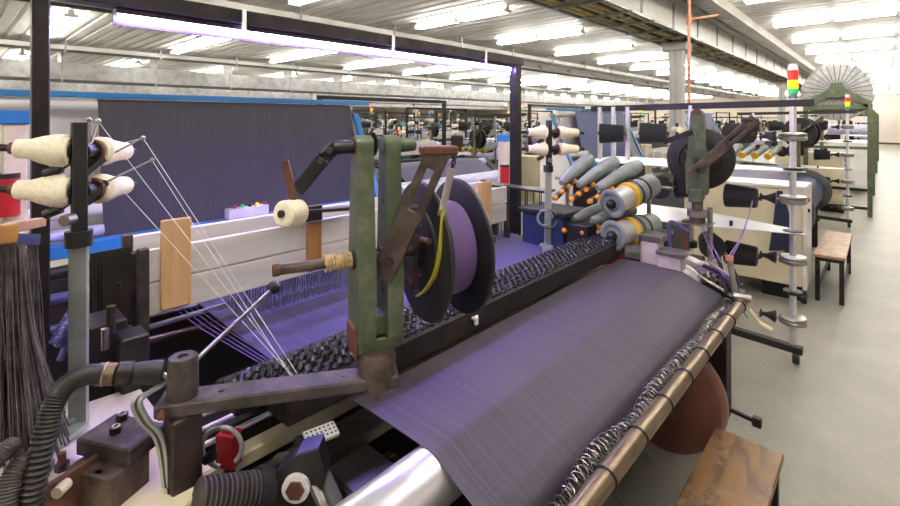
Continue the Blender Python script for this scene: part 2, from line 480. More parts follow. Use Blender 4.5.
# ------------------------------------------------------------------ steel gantry over the loom with its LED line
gx = -2.1
t = thing('gantry', 'dark steel gantry with two posts standing over the foreground loom', 'gantry', (gx, .24, 0))
MB().bx(gx-.025, gx+.025, .205, .252, 0, 2.164, .004).build('post', 'blacksteel', t)
MB().bx(gx-.032, gx+.032, 2.99, 3.06, 0, 2.164, .004).build('post', 'blacksteel', t)
MB().bx(gx-.04, gx+.04, -.9, 3.08, 2.165, 2.225, .004).build('beam', 'blacksteel', t)
for yy in (.228, 3.025):
    pl = MB().bx(gx-.08, gx+.08, yy-.08, yy+.08, 0, .012).build('foot_plate', 'blacksteel', t)
led = thing('light_strip', 'glowing violet-white lamp strip fixed under the gantry beam', 'light strip', (gx, 1.7, 2.1))
MB().bx(gx-.025, gx+.02, .44, 2.96, 2.142, 2.164).build('channel', 'blacksteel', led)
MB().prism([(gx-.03, .44, 2.164), (gx-.036, .44, 2.105), (gx-.033, .44, 2.105), (gx-.026, .44, 2.164)], (0, 2.52, 0)).build('spill_shield', 'blacksteel', led)  # added black shield, blocks violet spill toward the tall warp sheet
MB().cyl((gx, .45, 2.128), (gx, 2.95, 2.128), .013, n=10).build('lamp', 'led', led)
for yy in (.9, 1.75, 2.6):
    MB().bx(gx+.041, gx+.05, yy-.008, yy+.008, 2.14, 2.23).build('clip', 'lampwhite', led)
# ================================================================== foreground loom
FY0, FY1 = .80, 2.66          # cloth edges
loom = thing('weaving_loom', 'big foreground weaving loom with chrome breast roller and front pipe', 'loom', (-1.3, 1.7, 0))
# side frames: cast profile plates
def side(y0, y1, m='cream'):
    prof = [(-2.05, 0), (-2.05, .50), (-1.85, .55), (-1.68, .90), (-.98, .90), (-.93, .78), (-.66, .78), (-.62, .66), (-.62, .12), (-.72, 0)]
    return MB().prism([(x, y0, z) for x, z in prof], (0, y1-y0, 0)).build('side_frame', m, loom)
side(.06, .40); side(2.86, 2.97, 'dark')
for (xx, zz, w_, h_) in ((-2.2, .3, .2, .22), (-1.35, .22, .22, .2), (-1.75, .62, .18, .16)):
    MB().bx(xx-w_/2, xx+w_/2, .40, 2.86, zz-h_/2, zz+h_/2, .01).build('cross_beam', 'dark', loom)
MB().bx(-3.05, -.98, .42, 2.84, .45, .50).build('shade_sheet', 'dark', loom)  # added dark sheet standing in for the shade inside the loom
MB().cyl((-.81, .41, .878), (-.81, 2.845, .878), .0695, n=48).build('breast_roller', 'chrome', loom)
for yy in (2.72, 2.76):
    MB().cyl((-.80, yy, .878), (-.80, yy+.022, .878), .085, n=32).build('roller_collar', 'whitep' if yy < 2.75 else 'steel', loom)
# roller end bearing block, far side
MB().bx(-.93, -.70, 2.80, 2.855, .74, .97, .01).build('bearing_block', 'pinkwhite', loom)
MB().bx(-1.02, -.92, 2.70, 2.80, .93, 1.06, .008).build('end_block', 'pinkwhite', loom)
MB().bx(-1.03, -.90, 2.69, 2.81, 1.06, 1.10, .006).build('end_block', 'steel', loom)
# curved white cap casting beside the roller end
MB().tube(arc((-.80, 2.82, .878), (1, 0, 0), (0, 0, 1), .095, -.3, 2.4, 14), .018, 8).build('guard_hoop', 'whitep', loom)
# pulley / brake disc under the near edge of the cloth
pc = atd(300, 527, 1.16)
mb = MB(); mb.lathe(pc, (0, 1, 0), [(0, .03), (0, .15), (.015, .165), (.04, .165), (.05, .15), (.05, .03)], 40); mb.build('brake_disc', 'greydark', loom)
MB().torus(pc + V((0, -.005, 0)), (0, 1, 0), .158, .012, 40, 8).build('disc_rim', 'steel', loom)
MB().cyl(pc - V((0, .06, 0)), pc + V((0, .3, 0)), .03, n=16).build('disc_shaft', 'oily', loom)
MB().bx(-1.12, -.92, .55, .74, .58, .80, .01).build('gear_housing', 'black', loom)
MB().bx(-1.05, -.90, .66, .80, .80, .86, .008).build('gear_lid', 'hose', loom)
# reed beam with its cloth-grip coils
MB().bx(-1.235, -1.12, .60, 2.74, .955, 1.045, .008).build('reed_beam', 'dark', loom)
for k in range(7):
    xx = -1.140 - k*.030
    pts = []
    N_ = 260
    for j in range(N_+1):
        y = (.61 if k < 3 else .50) + (2.11 if k < 3 else 2.22)*j/N_; a = j*1.35 + k
        pts.append((xx + .011*math.cos(a), y, 1.054 - .008*max(0, k-3) + .011*math.sin(a)))
    MB().tube(pts, .0072, 5).build('coil_cord', 'black', loom)
MB().bx(-1.37, -1.236, .52, 2.72, .975, 1.02).build('coil_bed', 'dark', loom)
for yy in (onx(475, 325, -1.11).y,):
    MB().bx(-1.118, -1.106, yy, yy+.018, .985, 1.02, .003).build('clip', 'whitep', loom)
    MB().bx(-1.118, -1.10, yy-.012, yy+.002, 1.01, 1.02, .002).build('clip', 'whitep', loom)
# front pipe, cable ties, wire coil
px_, pz = -.50, .87
MB().cyl((px_, .72, pz), (px_, 2.60, pz), .026, n=28).build('front_pipe', 'pipe', loom)
tie = None
for k in range(9):
    y = .90 + k*.205
    if tie is None:
        tie = MB().torus((px_, y, pz), (0, 1, .08), .0275, .0035, 20, 6).build('cable_tie', 'black', loom)
        tail = MB().bar((px_+.02, y, pz-.02), (px_+.035, y+.004, pz-.045), .004, .003).build('tie_tail', 'black', tie)
    else:
        o = tie.copy(); C.objects.link(o); o.location = (0, k*.205, 0)
        o2 = tail.copy(); C.objects.link(o2); o2.parent = o
pts = []; N_ = 1500
for j in range(N_+1):
    y = .70 + 1.90*j/N_; a = j*.62
    R_ = .020 + .005*math.sin(j*.021) + .004*math.sin(j*.37)
    pts.append((-.557 + R_*math.cos(a) + .006*math.sin(j*.013), y + .004*math.sin(j*.9), .852 + .006*math.sin(j*.017+1) + R_*math.sin(a)))
MB().tube(pts, .0016, 4).build('wire_coil', 'steel', loom)
MB().bx(-.575, -.54, .72, 2.6, .80, .826).build('coil_tray', 'dark', loom)
# pipe end bracket, far end
MB().bar((-.50, 2.58, .87), (-.66, 2.84, .74), .03, .05).build('pipe_arm', 'black', loom)
MB().cyl((-.53, 2.585, .90), (-.46, 2.60, .90), .016, n=12).build('end_bolt', 'steel', loom)
MB().cyl((-.50, 2.59, .84), (-.50, 2.61, .93), .014, n=12).build('end_bolt', 'steel', loom)
MB().cyl((-.53, 2.62, .90), (-.56, 2.64, 1.06), .014, n=12).build('tension_lever', 'steel', loom)
MB().cyl((-.56, 2.64, 1.05), (-.562, 2.645, 1.075), .019, n=12).build('lever_tip', 'copper', loom)
MB().cyl((-.47, 2.60, .85), (-.42, 2.61, .78), .008, n=8).build('pull_rod', 'cream', loom)
MB().cyl((-.43, 2.61, .79), (-.38, 2.62, .77), .012, n=8).build('pull_rod', 'cream', loom)
# cloth beam drum with brown flange under the pipe
mb = MB()
dc = V((-.765, 2.32, .455))
mb.lathe(dc - V((0, .05, 0)), (0, 1, 0), [(-.03, .02), (-.028, .12), (-.01, .20), (.02, .25), (.05, .262), (.10, .262), (.12, .25), (.12, .02)], 48)
mb.build('beam_flange', 'brown', loom)
MB().cyl(dc + V((0, .05, 0)), dc + V((0, .54, 0)), .028, n=14).build('beam_shaft', 'dark', loom)
MB().bx(-.42, -.385, 2.38, 2.41, .42, .46, .004).build('pedal_tip', 'black', loom)
MB().bar((-.41, 2.395, .44), (-.75, 2.46, .44), .014, .014).build('pedal_rod', 'black', loom)
# rails and rods below the reed (near end)
for k, (xx, zz, r_) in enumerate(((-1.37, .90, .008), (-1.42, .91, .008), (-1.32, .888, .008))):
    MB().cyl((xx, .40, zz), (xx, 2.8, zz), r_, n=8).build('guide_rod', 'chrome', loom)
MB().bx(-1.285, -1.235, .40, 2.80, .83, .872, .006).build('guide_rail', 'cream', loom)
MB().bx(-1.236, -1.13, .44, 2.80, .78, .82, .004).build('guide_rail', 'steel', loom)

# ------------------------------------------------------------------ cloth and warp
rc, rr = (-.81, .878), .0715
prof = [(-1.118, .945), (-1.0, .949), (-.90, .9495), (-.84, .9497)]
prof += [(rc[0] + rr*math.sin(a), rc[1] + rr*math.cos(a)) for a in [math.radians(q) for q in (0, 7, 14, 21)]]
prof += [(-.72, .913), (-.66, .890), (-.605, .868), (-.592, .85), (-.588, .80), (-.60, .74), (-.66, .72), (-.8, .715), (-1.0, .70)]
fab = MB().sheet(prof, FY0, FY1, 24, .0022).build('woven_cloth', 'fabric')
tag(fab, 'dark violet-grey woven cloth stretched from the reed over the chrome roller', 'fabric')
wp = MB().sheet([(-3.05, 1.02), (-2.5, .985), (-2.0, .965), (-1.6, .955), (-1.26, .95)], FY0-.06, FY1, 6, .002).build('warp_sheet', 'warp')
tag(wp, 'violet warp yarn sheet running under the white harness frames to the reed', 'warp yarn')
# loose yarn strip at the near edge of the warp
for k in range(5):
    o = MB().tube([(-2.6, .745-.025*k, .97), (-1.9, .75-.02*k, .955), (-1.4, .76-.01*k, .95)], .0016, 5).build('edge_yarn', 'thread_violet')
    tag(o, 'loose violet edge yarn beside the near side of the warp sheet', 'yarn', 'loose edge yarns')

# ------------------------------------------------------------------ harness frames
labs = ['front white harness frame with wooden spacers, nearest to the reed', 'middle white harness frame just behind the front one', 'rearmost white harness frame next to the blue beam']
hy0, hy1 = .47, 2.56
for k in range(3):
    x = -1.85 - k*.10; dz = (0, -.03, .015)[k]
    t = thing('harness_frame', labs[k], 'loom frame', (x, 1.5, .86), 'harness frames of the foreground loom')
    MB().bx(x-.012, x+.012, hy0, hy1, 1.192+dz, 1.302+dz, .003).build('upper_rail', 'whiteboard', t)
    MB().bx(x-.010, x+.010, hy0+.01, hy1-.01, 1.075+dz, 1.186+dz, .003).build('lower_rail', 'whiteboard', t)
    MB().bx(x-.016, x+.016, hy0-.02, hy0+.012, .80, 1.31+dz, .003).build('end_stay', 'dusty', t)
    MB().bx(x-.016, x+.016, hy1-.012, hy1+.02, .80, 1.31+dz, .003).build('end_stay', 'dusty', t)
    hd = MB()
    for j in range(150):
        y = hy0 + .35 + (hy1-hy0-.37)*j/149
        hd.cyl((x + .004*((j % 3)-1), y, .93), (x, y, 1.075+dz), .0013, n=3, cap=False)
    h = hd.build('heddles', 'blacksteel', t); h['kind'] = 'stuff'
    if k == 0:
        for (pa, pb, top) in (((160, 0), (190, 0), 1.40), ((306, 0), (320, 0), onx(313, 222, -1.82).z), ((476, 0), (490, 0), 1.36)):
            ya = onx(pa[0], 200, x+.014).y; yb = onx(pb[0], 200, x+.014).y
            MB().bx(x+.013, x+.030, ya, yb, 1.09, top, .003).build('wood_spacer', 'woodpale' if top > 1.35 else 'wood', t)
# dark stacked end plates at the near side of the frames
t = thing('frame_guide', 'black slotted guide holding the near ends of the harness frames', 'guide', (-1.95, .43, .9))
for k in range(5):
    MB().bx(-2.08+.05*k, -2.074+.05*k, .36, .44, 1.05, 1.27+.012*k, .001).build('guide_plate', 'dark', t)
MB().bx(-2.12, -1.85, .40, .44, .90, 1.055, .005).build('guide_block', 'black', t)
MB().bx(-2.10, -1.86, .40, .41, 1.19, 1.205, .001).build('guide_bar', 'blacksteel', t)
# far guide: dark heddle wires rising behind the far end
t = thing('frame_guide', 'row of dark upright guide wires at the far ends of the harness frames', 'guide', (-1.95, 2.70, .86))
MB().bx(-2.12, -1.60, 2.62, 2.80, .86, .93, .005).build('guide_block', 'black', t)
for k in range(14):
    xx = -2.10 + k*.037
    MB().cyl((xx, 2.66 + .04*(k % 3), .93), (xx, 2.66 + .04*(k % 3), 1.28), .0035, n=6).build('guide_wire', 'blacksteel', t)
MB().bx(-2.12, -1.60, 2.64, 2.77, 1.27, 1.285, .003).build('guide_bar', 'blacksteel', t)
# black bracket arm with wooden foot over the frames
t = thing('hold_down_arm', 'black flat arm lying over the harness frames beside the white bobbin', 'bracket', onx(330, 210, -1.82))
a0, a1 = onx(278, 213, -1.8), onx(352, 208, -1.8)
MB().bar(a0, a1, .05, .014).build('arm', 'black', t)
MB().bx(-1.835, -1.80, onx(306, 200, -1.81).y, onx(321, 200, -1.81).y, onx(313, 221, -1.81).z, onx(313, 206, -1.81).z).build('drop_block', 'black', t)

# ------------------------------------------------------------------ lever arm carrying the reel stand
P0 = onz(183, 402, 1.10); P1 = V((-.935, .745, 1.10))
lev = thing('pivot_stand', 'dark flat steel arm on a round pivot post carrying the green reel stand', 'arm', (P0.x, P0.y, .90))
MB().bx(P0.x-.032, P0.x+.032, P0.y-.032, P0.y+.032, .902, 1.078, .004).build('square_post', 'oily', lev)
MB().lathe((P0.x, P0.y, 1.078), (0, 0, 1), [(0, .03), (.003, .032), (.122, .032), (.128, .028), (.128, .012), (.122, .012)], 24).build('pivot_post', 'dusty', lev)
dv = (P1 - P0).normalized()
MB().bar(P0 - dv*.05, P1 + dv*.05, .07, .03, bev=.004).build('flat_arm', 'dusty', lev)
for s in (.08, .36):
    MB().cyl(P0 + dv*s + V((0, 0, .014)), P0 + dv*s + V((0, 0, .017)), .006, n=10).build('hole', 'black', lev)
side_n = dv.cross(V((0, 0, 1)))
MB().cyl(P0 - dv*.03 + side_n*.03, P0 - dv*.03 + side_n*.05, .009, n=6).build('bolt', 'rust', lev)
MB().lathe(P1 + V((0, 0, -.002)), (0, 0, 1), [(-.05, .006), (-.016, .006), (-.014, .042), (.004, .045), (.062, .045), (.07, .040)], 28).build('collar', 'rustbar', lev)
MB().cyl(P1 + V((0, 0, -.055)), P1 + V((0, 0, -.015)), .007, n=8).build('pin', 'rust', lev)
# ball handle rod
rod = thing('ball_handle', 'thin steel lever with a round black ball tip beside the pivot post', 'lever', atd(195, 360, 1.12))
b0, b1 = atd(194, 362, 1.10), atd(271, 290, 1.34)
MB().cyl(b0, b1, .0055, n=10).build('rod', 'steel', rod)
MB().sphere(b1 + (b1-b0).normalized()*.012, .019, 14).build('ball', 'black', rod)

# ------------------------------------------------------------------ reel stands (green uprights, slotted lever, black reel)
def reel_stand(O, az, labs_, near=True):
    ax = V((-SN, CS, 0))*math.cos(az) + V((CS, SN, 0))*math.sin(az)      # reel axis
    bx_ = V((ax.y, -ax.x, 0)); up = V((0, 0, 1))
    P = lambda s, t_, z: O + ax*s + bx_*t_ + up*z
    base = P(.04, 0, -.29)
    t = thing('reel_stand', labs_[0], 'reel stand', base)
    def upright(s, th, name='upright'):
        poly = [(-.046, -.20), (-.050, -.02), (-.040, .06), (-.028, .28)]
        poly += [(.028*math.cos(a), .285 + .028*math.sin(a)) for a in [math.pi - i*math.pi/8 for i in range(9)]]
        poly += [(.028, .28), (.040, .06), (.050, -.02), (.046, -.20)]
        if not near: poly = [(u*1.2, z*.96) for u, z in poly]
        mb = MB().prism([P(s - th/2, u, z) for u, z in poly], ax*th)
        return mb.build(name, 'green', t)
    upright(0, .044); upright(.075, .040)
    MB().box(P(.041, 0, -.17), (.055, .06, .05), Matrix((bx_, ax, up)).transposed(), .003).build('bridge', 'green', t)
    MB().box(P(-.014, -.005, -.20), (.075, .030, .075), Matrix((bx_, ax, up)).transposed(), .005).build('foot_block', 'rust' if near else 'green', t)
    MB().box(P(.041, 0, -.215), (.07, .12, .03), Matrix((bx_, ax, up)).transposed(), .004).build('foot_plate', 'green', t)
    MB().cyl(P(.02, 0, -.285), P(.02, 0, -.20), .03, n=20).build('stub', 'rustbar', t)
    # bosses and shaft
    for s in (0, .075):
        MB().cyl(P(s-.024, 0, .285), P(s+.024, 0, .285), .021, n=20).build('top_boss', 'rust' if s == 0 else 'green', t)
        MB().cyl(P(s-.03, 0, 0), P(s+.03, 0, 0), .024, n=20).build('shaft_boss', 'dusty', t)
        for zz in (-.09, .14):
            MB().cyl(P(s-.021, .004, zz), P(s-.0175, .004, zz), .008, n=8).build('rivet', 'dusty', t)
    MB().cyl(P(.10, 0, .285), P(.145, 0, .285), .02, .016, 18).build('top_stub', 'green', t)
    sl = -.215 if near else -.03
    MB().cyl(P(sl, 0, 0), P(.40, 0, 0), .0125, n=16).build('shaft', 'rustbar', t)
    MB().cyl(P(sl, 0, 0), P(sl+.015, 0, 0), .0145, n=16).build('shaft_tip', 'rust', t)
    if near:
        pts = []
        for j in range(180):
            a = j*.7; s = -.095 + .07*j/180
            r_ = .0165 + .003*math.sin(j*.31)
            pts.append(P(s, r_*math.cos(a), r_*math.sin(a)))
        MB().tube(pts, .0034, 5).build('twine_wrap', 'rope', t)
    # slotted lever
    if near: A, B, Tp, wd = atd(384, 272, 1.19), atd(436, 158, 1.16), (atd(421, 150, 1.15), atd(456, 150, 1.18)), .060
    else: A, B, Tp, wd = atd(693, 174, 2.63), atd(752, 121, 2.58), (atd(744, 120, 2.56), atd(757, 120, 2.62)), .055
    dv_ = (B - A).normalized(); fn = V((SN, -CS, .25)); fn = (fn - dv_*fn.dot(dv_)).normalized(); sd = dv_.cross(fn).normalized()
    Lh = (B - A).length
    for q in (-1, 1):
        MB().bar(A + sd*q*wd*.33 + dv_*Lh*.5, B + sd*q*wd*.33, .012, wd*.34, up=sd, bev=.001).build('lever_cheek', 'rustbar', t)
    MB().bar(A - dv_*.02, A + dv_*Lh*.55, .0125, wd, up=sd, bev=.003).build('lever_plate', 'rustbar', t)
    MB().bar(B - dv_*.03, B + dv_*.02, .0125, wd, up=sd).build('lever_end', 'rustbar', t)
    MB().cyl(A + dv_*.03 + fn*.012, A + dv_*.03 - fn*.05, .014, n=14).build('lever_pivot', 'oily', t)
    MB().bar(Tp[0], Tp[1], .045 if near else .03, .022 if near else .02, bev=.004).build('cross_block', 'rust' if near else 'oily', t)
    if near:
        mp_ = (Tp[0] + Tp[1])/2
        MB().bar(mp_ + V((-.01, .005, .016)), mp_ + V((.012, -.01, .016)), .008, .006).build('split_pin', 'whitep', t)
        wq = atd(457, 141, 1.20)
        MB().box(wq, (.03, .026, .032), Matrix.Rotation(YAW, 3, 'Z'), .003).build('weight', 'black', t)
        for j in range(7):
            MB().torus(atd(456 - j*.6, 150 + j*3.2, 1.19), ax if j % 2 else bx_, .006, .002, 10, 5).build('chain_link', 'blacksteel', t)
        l0, l1 = atd(452, 168, 1.18), atd(441, 216, 1.16)
        MB().bar(l0, l1, .004, .020, up=ax, bev=.001).build('link_plate', 'steel', t)
        pth = bez([atd(443, 210, 1.15), atd(441, 240, 1.15), atd(436, 270, 1.155), atd(427, 288, 1.17), atd(417, 296, 1.19)], 6)
        mbx = MB()
        for i in range(len(pth)-1): mbx.bar(pth[i], pth[i+1] + (pth[i+1]-pth[i])*.1, .003, .011, up=ax)
        mbx.build('strap', 'strap', t)
    else:
        MB().bar(atd(694, 132, 2.6), atd(664, 142, 2.7), .03, .03).build('side_lever', 'blacksteel', t)
    # reel: two flanges, core, yarn, hub with bent spokes
    s1, s2, R_ = .158, .272, .187
    r = thing('yarn_reel', labs_[1], 'reel', P(s1, 0, -R_))
    fl_prof = [(0, .05), (0, R_-.012), (.003, R_-.003), (.008, R_), (.013, R_-.003), (.016, R_-.012), (.016, .05)]
    MB().lathe(P(s1, 0, 0), ax, fl_prof, 64).build('flange', 'black', r)
    MB().lathe(P(s2, 0, 0), ax, fl_prof, 64).build('flange', 'black', r)
    MB().torus(P(s1, 0, 0), ax, .115, .006, 48, 8).build('flange_ridge', 'black', r)
    MB().torus(P(s1+.002, 0, 0), ax, .070, .005, 40, 8).build('flange_ridge', 'black', r)
    MB().lathe(P(s1+.0165, 0, 0), ax, [(0, .125), (.02, .130), (.075, .128), (.095, .122)], 48).build('yarn_winding', 'yarn_violet', r)
    MB().cyl(P(s1-.02, 0, 0), P(s1+.0, 0, 0), .042, n=28).build('hub', 'oily', r)
    for j in range(3):
        a = j*2*math.pi/3 + .5
        q = lambda rad, da=0: bx_*math.cos(a+da)*rad + up*math.sin(a+da)*rad
        MB().tube([P(s1-.012, 0, 0) + q(.03), P(s1-.016, 0, 0) + q(.07, .15), P(s1-.012, 0, 0) + q(.105, -.05)], .008, 8).build('spoke', 'rust', r)
    return P, t, r
NO = atd(362, 258, 1.20)
Pn, rs, rl = reel_stand(NO, math.radians(62), ('green cast reel stand with slotted lever over the near edge of the cloth', 'large black reel of violet yarn in the foreground'))
FO = atd(697, 161, 2.74)
Pf, rs2, rl2 = reel_stand(FO, math.radians(33), ('green reel stand at the far end of the cloth beside the weft feeders', 'black reel behind the far green stand'), near=False)
# far stand support under it
t = thing('stand_support', 'brown upright bar and steel plates carrying the far green reel stand', 'support', (FO.x, FO.y, .9))
cpt = Pf(.02, 0, -.29)
MB().cyl(cpt + V((0, 0, -.035)), cpt + V((0, 0, .004)), .055, n=24).build('disc_plate', 'steel', t)
MB().cyl(cpt + V((0, 0, -.075)), cpt + V((0, 0, -.036)), .042, n=24).build('collar', 'rustbar', t)
MB().bar((cpt.x-.05, cpt.y-.05, .90), (cpt.x-.05, cpt.y-.05, cpt.z-.06), .035, .03).build('brown_bar', 'rust', t)
MB().cyl((cpt.x+.06, cpt.y+.03, .86), (cpt.x+.06, cpt.y+.03, cpt.z+.02), .014, n=14).build('round_post', 'steel', t)
MB().bx(cpt.x-.09, cpt.x+.08, cpt.y-.08, cpt.y+.06, cpt.z-.077, cpt.z-.070).build('tie_plate', 'steel', t)
MB().tube(bez([(cpt.x-.12, cpt.y-.1, .95), (cpt.x-.13, cpt.y-.09, 1.12), (cpt.x-.10, cpt.y-.07, cpt.z-.08), (cpt.x-.03, cpt.y-.06, cpt.z-.12)], 8), .012, 8).build('belt_loop', 'violettube', t)

# white bobbin on the black side arm
t = thing('bobbin_holder', 'black jointed arm with rusty handle reaching left from the green stand', 'arm', Pn(-.03, 0, .285))
j0, j1, j2 = Pn(-.024, 0, .285), Pn(-.075, 0, .283), atd(297, 191, 1.13)
MB().cyl(j0, j1, .017, n=18).build('sleeve', 'blacksteel', t)
jm = atd(322, 160, 1.13)
MB().bar(j1, jm, .014, .042, up=(0, 0, 1), bev=.003).build('arm_plate', 'black', t)
MB().bar(jm + (j1-jm)*.15, j2, .014, .034, up=(0, 0, 1), bev=.003).build('arm_plate', 'black', t)
for q in (j1*.85 + jm*.15, jm): MB().cyl(q + V((.02, -.02, 0)), q + V((.006, -.006, 0)), .008, n=10).build('bolt', 'dusty', t)
h0, h1 = atd(285, 161, 1.12), atd(294, 200, 1.12)
MB().bar(h0, h1, .010, .018, up=(1, 1, 0), bev=.002).build('handle', 'rust', t)
MB().bar(h1, atd(290, 213, 1.12), .006, .006).build('spindle_link', 'blacksteel', t)
bb = thing('bobbin', 'small white yarn bobbin hanging on the black side arm', 'bobbin', atd(291, 225, 1.12))
c0, c1 = atd(282, 214, 1.09), atd(301, 212, 1.15)
dd = (c1 - c0).normalized()
MB().lathe(c0, dd, [(0, .012), (.001, .026), (.006, .031), (.03, .032), (.056, .031), (.060, .026), (.061, .012)], 28).build('yarn', 'yarn_white', bb)
MB().cyl(c0 - dd*.006, c0 + dd*.07, .009, n=12).build('core', 'oily', bb)
# ================================================================== yarn cone stands
LV = (atd(14, 147, 1.17) - atd(74, 150, 1.20)).normalized()
RV = (atd(124, 148, 1.38) - atd(88, 148, 1.22)).normalized()
def yarn_cone(p, d, label, L_=.155, m='yarn_white', name='yarn_cone', r0=.047, r1=.027, grp='white yarn cones'):
    t = thing(name, label, 'yarn cone', p, grp)
    MB().lathe(p, d, [(0, .015), (0, r0*.80), (.012, r0), (.035, r0*.98), (.065, r0*.80), (L_-.03, r1*1.05), (L_-.004, r1), (L_, r1*.8), (L_, .012)], 28).build('yarn', m, t)
    MB().cyl(p + d*(L_-.005), p + d*(L_+.012), r1*.62, n=14).build('tube_end', 'rust' if m == 'yarn_white' else 'black', t)
    MB().cyl(p + d*(L_-.01), p + d*(L_+.045), .009, n=10).build('pin', 'blacksteel', t)
    return t
def cone_stand(S, lab, conelabs, LV=LV, RV=RV, eyes=True):
    t = thing('cone_stand', lab, 'yarn stand', (S.x, S.y, .95))
    MB().bx(S.x-.014, S.x+.014, S.y-.016, S.y+.016, 1.46, 1.742, .002).build('mast', 'black', t)
    MB().bar((S.x-.05, S.y-.02, .97), (S.x-.01, S.y, .985), .045, .012).build('foot', 'greybar', t)
    MB().bar((S.x-.01, S.y, .965), (S.x-.005, S.y, 1.425), .014, .040, up=LV).build('flat_bar', 'greybar', t)
    MB().bar((S.x-.01, S.y, .970), (S.x+.07, S.y-.13, .955), .062, .012).build('foot', 'greybar', t)
    MB().cyl((S.x-.005, S.y, 1.425), (S.x-.005, S.y, 1.465), .030, n=20).build('collar', 'black', t)
    MB().cyl((S.x+.012, S.y-.015, 1.50), (S.x+.03, S.y-.035, 1.50), .014, n=14).build('clamp_knob', 'steel', t)
    n = 0
    for z in (1.667, 1.565):
        c = V((S.x, S.y, z))
        MB().cyl(c + LV*.012, c + LV*.03, .020, n=14).build('cone_holder', 'black', t)
        MB().cyl(c + RV*.012, c + RV*.07, .020, n=14).build('cone_holder', 'black', t)
        MB().torus(c + RV*.055, RV, .026, .006, 18, 6).build('brake_ring', 'rust', t)
        # brake levers
        MB().bar(c + V((.0, 0, -.005)), c + LV*.06 + V((0, 0, -.055)), .014, .020).build('brake_lever', 'black', t)
        MB().bar(c + RV*.03 + V((0, 0, -.03)), c + RV*.13 + V((0, 0, .005)), .014, .018).build('brake_lever', 'black', t)
        MB().cyl(c + LV*.04 + V((0, 0, -.045)), c + LV*.075 + V((0, 0, -.062)), .012, n=10).build('lever_weight', 'black', t)
        if eyes:
            e = c + RV*.07 + V((.02, -.02, .085 if n == 0 else .05))
            MB().tube([c + RV*.045, c + RV*.055 + V((.01, -.01, .05)), e], .004, 6).build('eyelet_wire', 'steel', t)
            MB().sphere(e, .007, 10).build('eyelet', 'steel', t)
        yarn_cone(c + LV*.018, LV, conelabs[n][0], L_=.118, r0=.042, r1=.024); yarn_cone(c + RV*.065, RV, conelabs[n][1], L_=.14, r0=.040, r1=.026)
        n += 1
    return t
S1 = V((-1.51, .24, 0))
cone_stand(S1, 'black mast with yarn cones on a bent grey flat bar, nearest the camera',
           [('white yarn cone on the near stand, upper one pointing left', 'white yarn cone on the near stand, upper one pointing right'),
            ('white yarn cone on the near stand, lower one pointing left', 'white yarn cone on the near stand, lower one pointing right')])
S2 = V((-1.51, 2.55, 0)); q = onx(549, 180, -1.51); S2.y = q.y
cone_stand(S2, 'black mast with yarn cones at the far end of the loom beside the weft feeders',
           [('white yarn cone on the far stand, upper one pointing left', 'white yarn cone on the far stand, upper one pointing right'),
            ('white yarn cone on the far stand, lower one pointing left', 'white yarn cone on the far stand, lower one pointing right')], LV=(atd(510, 150, 2.80) - atd(548, 150, 2.85)).normalized(), RV=(atd(590, 150, 2.95) - atd(548, 150, 2.85)).normalized())
# yarns running from the eyelets down to the reed
G = onz(297, 380, 1.06)
e1, e2, e3 = atd(98, 121, 1.27), atd(143, 138, 1.33), atd(152, 160, 1.33)
yl = [([e1, G + V((-.01, 0, 0))], 'thin white yarn running down from the topmost eyelet to the reed'),
      ([e2, G + V((0, .01, 0))], 'thin white yarn running down from the middle eyelet to the reed'),
      ([e3, G + V((.005, -.01, 0))], 'thin white yarn running down from the lowest eyelet to the reed'),
      ([atd(112, 146, 1.30), e2], 'short white yarn between the upper right cone and its eyelet'),
      ([atd(112, 180, 1.30), e3], 'short white yarn between the lower right cone and its eyelet'),
      ([atd(118, 185, 1.32), G + V((-.02, 0, 0))], 'thin white yarn slanting left of the other yarns to the reed')]
for pts, lb in yl:
    tag(MB().tube(pts, .0008, 5).build('yarn_strand', 'thread'), lb, 'yarn')
t = thing('eyelet_arm', 'slim black arms with steel eyelets reaching right from the near cone mast', 'yarn guide', (S1.x, S1.y, 1.5))
for a, b, c_ in ((V((S1.x, S1.y, 1.60)), atd(104, 158, 1.27), e2), (V((S1.x, S1.y, 1.52)), atd(106, 182, 1.27), e3)):
    MB().tube([b, c_], .003, 6).build('wire', 'steel', t)
    MB().bar(a, b, .012, .016).build('arm', 'black', t)
    MB().sphere(c_, .007, 10).build('eyelet', 'steel', t)
MB().tube([V((S1.x, S1.y, 1.66)), atd(92, 142, 1.24), e1], .0035, 6).build('wire', 'steel', t)
MB().sphere(e1, .008, 10).build('eyelet', 'steel', t)

# ================================================================== lower left corner
# hanging bundle of dark yarn under a wooden bar
t = thing('wood_bar', 'short pale wooden bar at the left edge holding the dark yarn bundle', 'bar', atd(10, 235, 1.08))
MB().bar(atd(-40, 238, .98), atd(12, 234, 1.10), .035, .042, bev=.003).build('bar', 'wood', t)
MB().bar(atd(-5, 231, 1.10), atd(40, 222, 1.30), .03, .024, bev=.002).build('rail', 'woodpale', t)
MB().bar(atd(8, 240, 1.12), atd(36, 240, 1.28), .02, .03, bev=.002).build('clamp', 'bluedark', t)
mb = MB()
for k in range(420):
    u = random.random(); v = random.random()
    top = atd(-14 + 36*u + 4*random.random(), 244, 1.07 + .05*v)
    z1 = 1.02 - .10*random.random() + .12*abs(u-.6)
    dx = random.uniform(-.02, .04) + .06*(u-.2); dy = random.uniform(-.02, .04) + .05*(u-.2)
    mid = V((top.x + dx*.3, top.y + dy*.3, top.z*.5 + z1*.5))
    mb.tube(bez([top, mid, (top.x+dx, top.y+dy, z1)], 4), .0020, 4, cap=False)
tas = mb.build('yarn_bundle', 'thread_dark'); tas['kind'] = 'stuff'
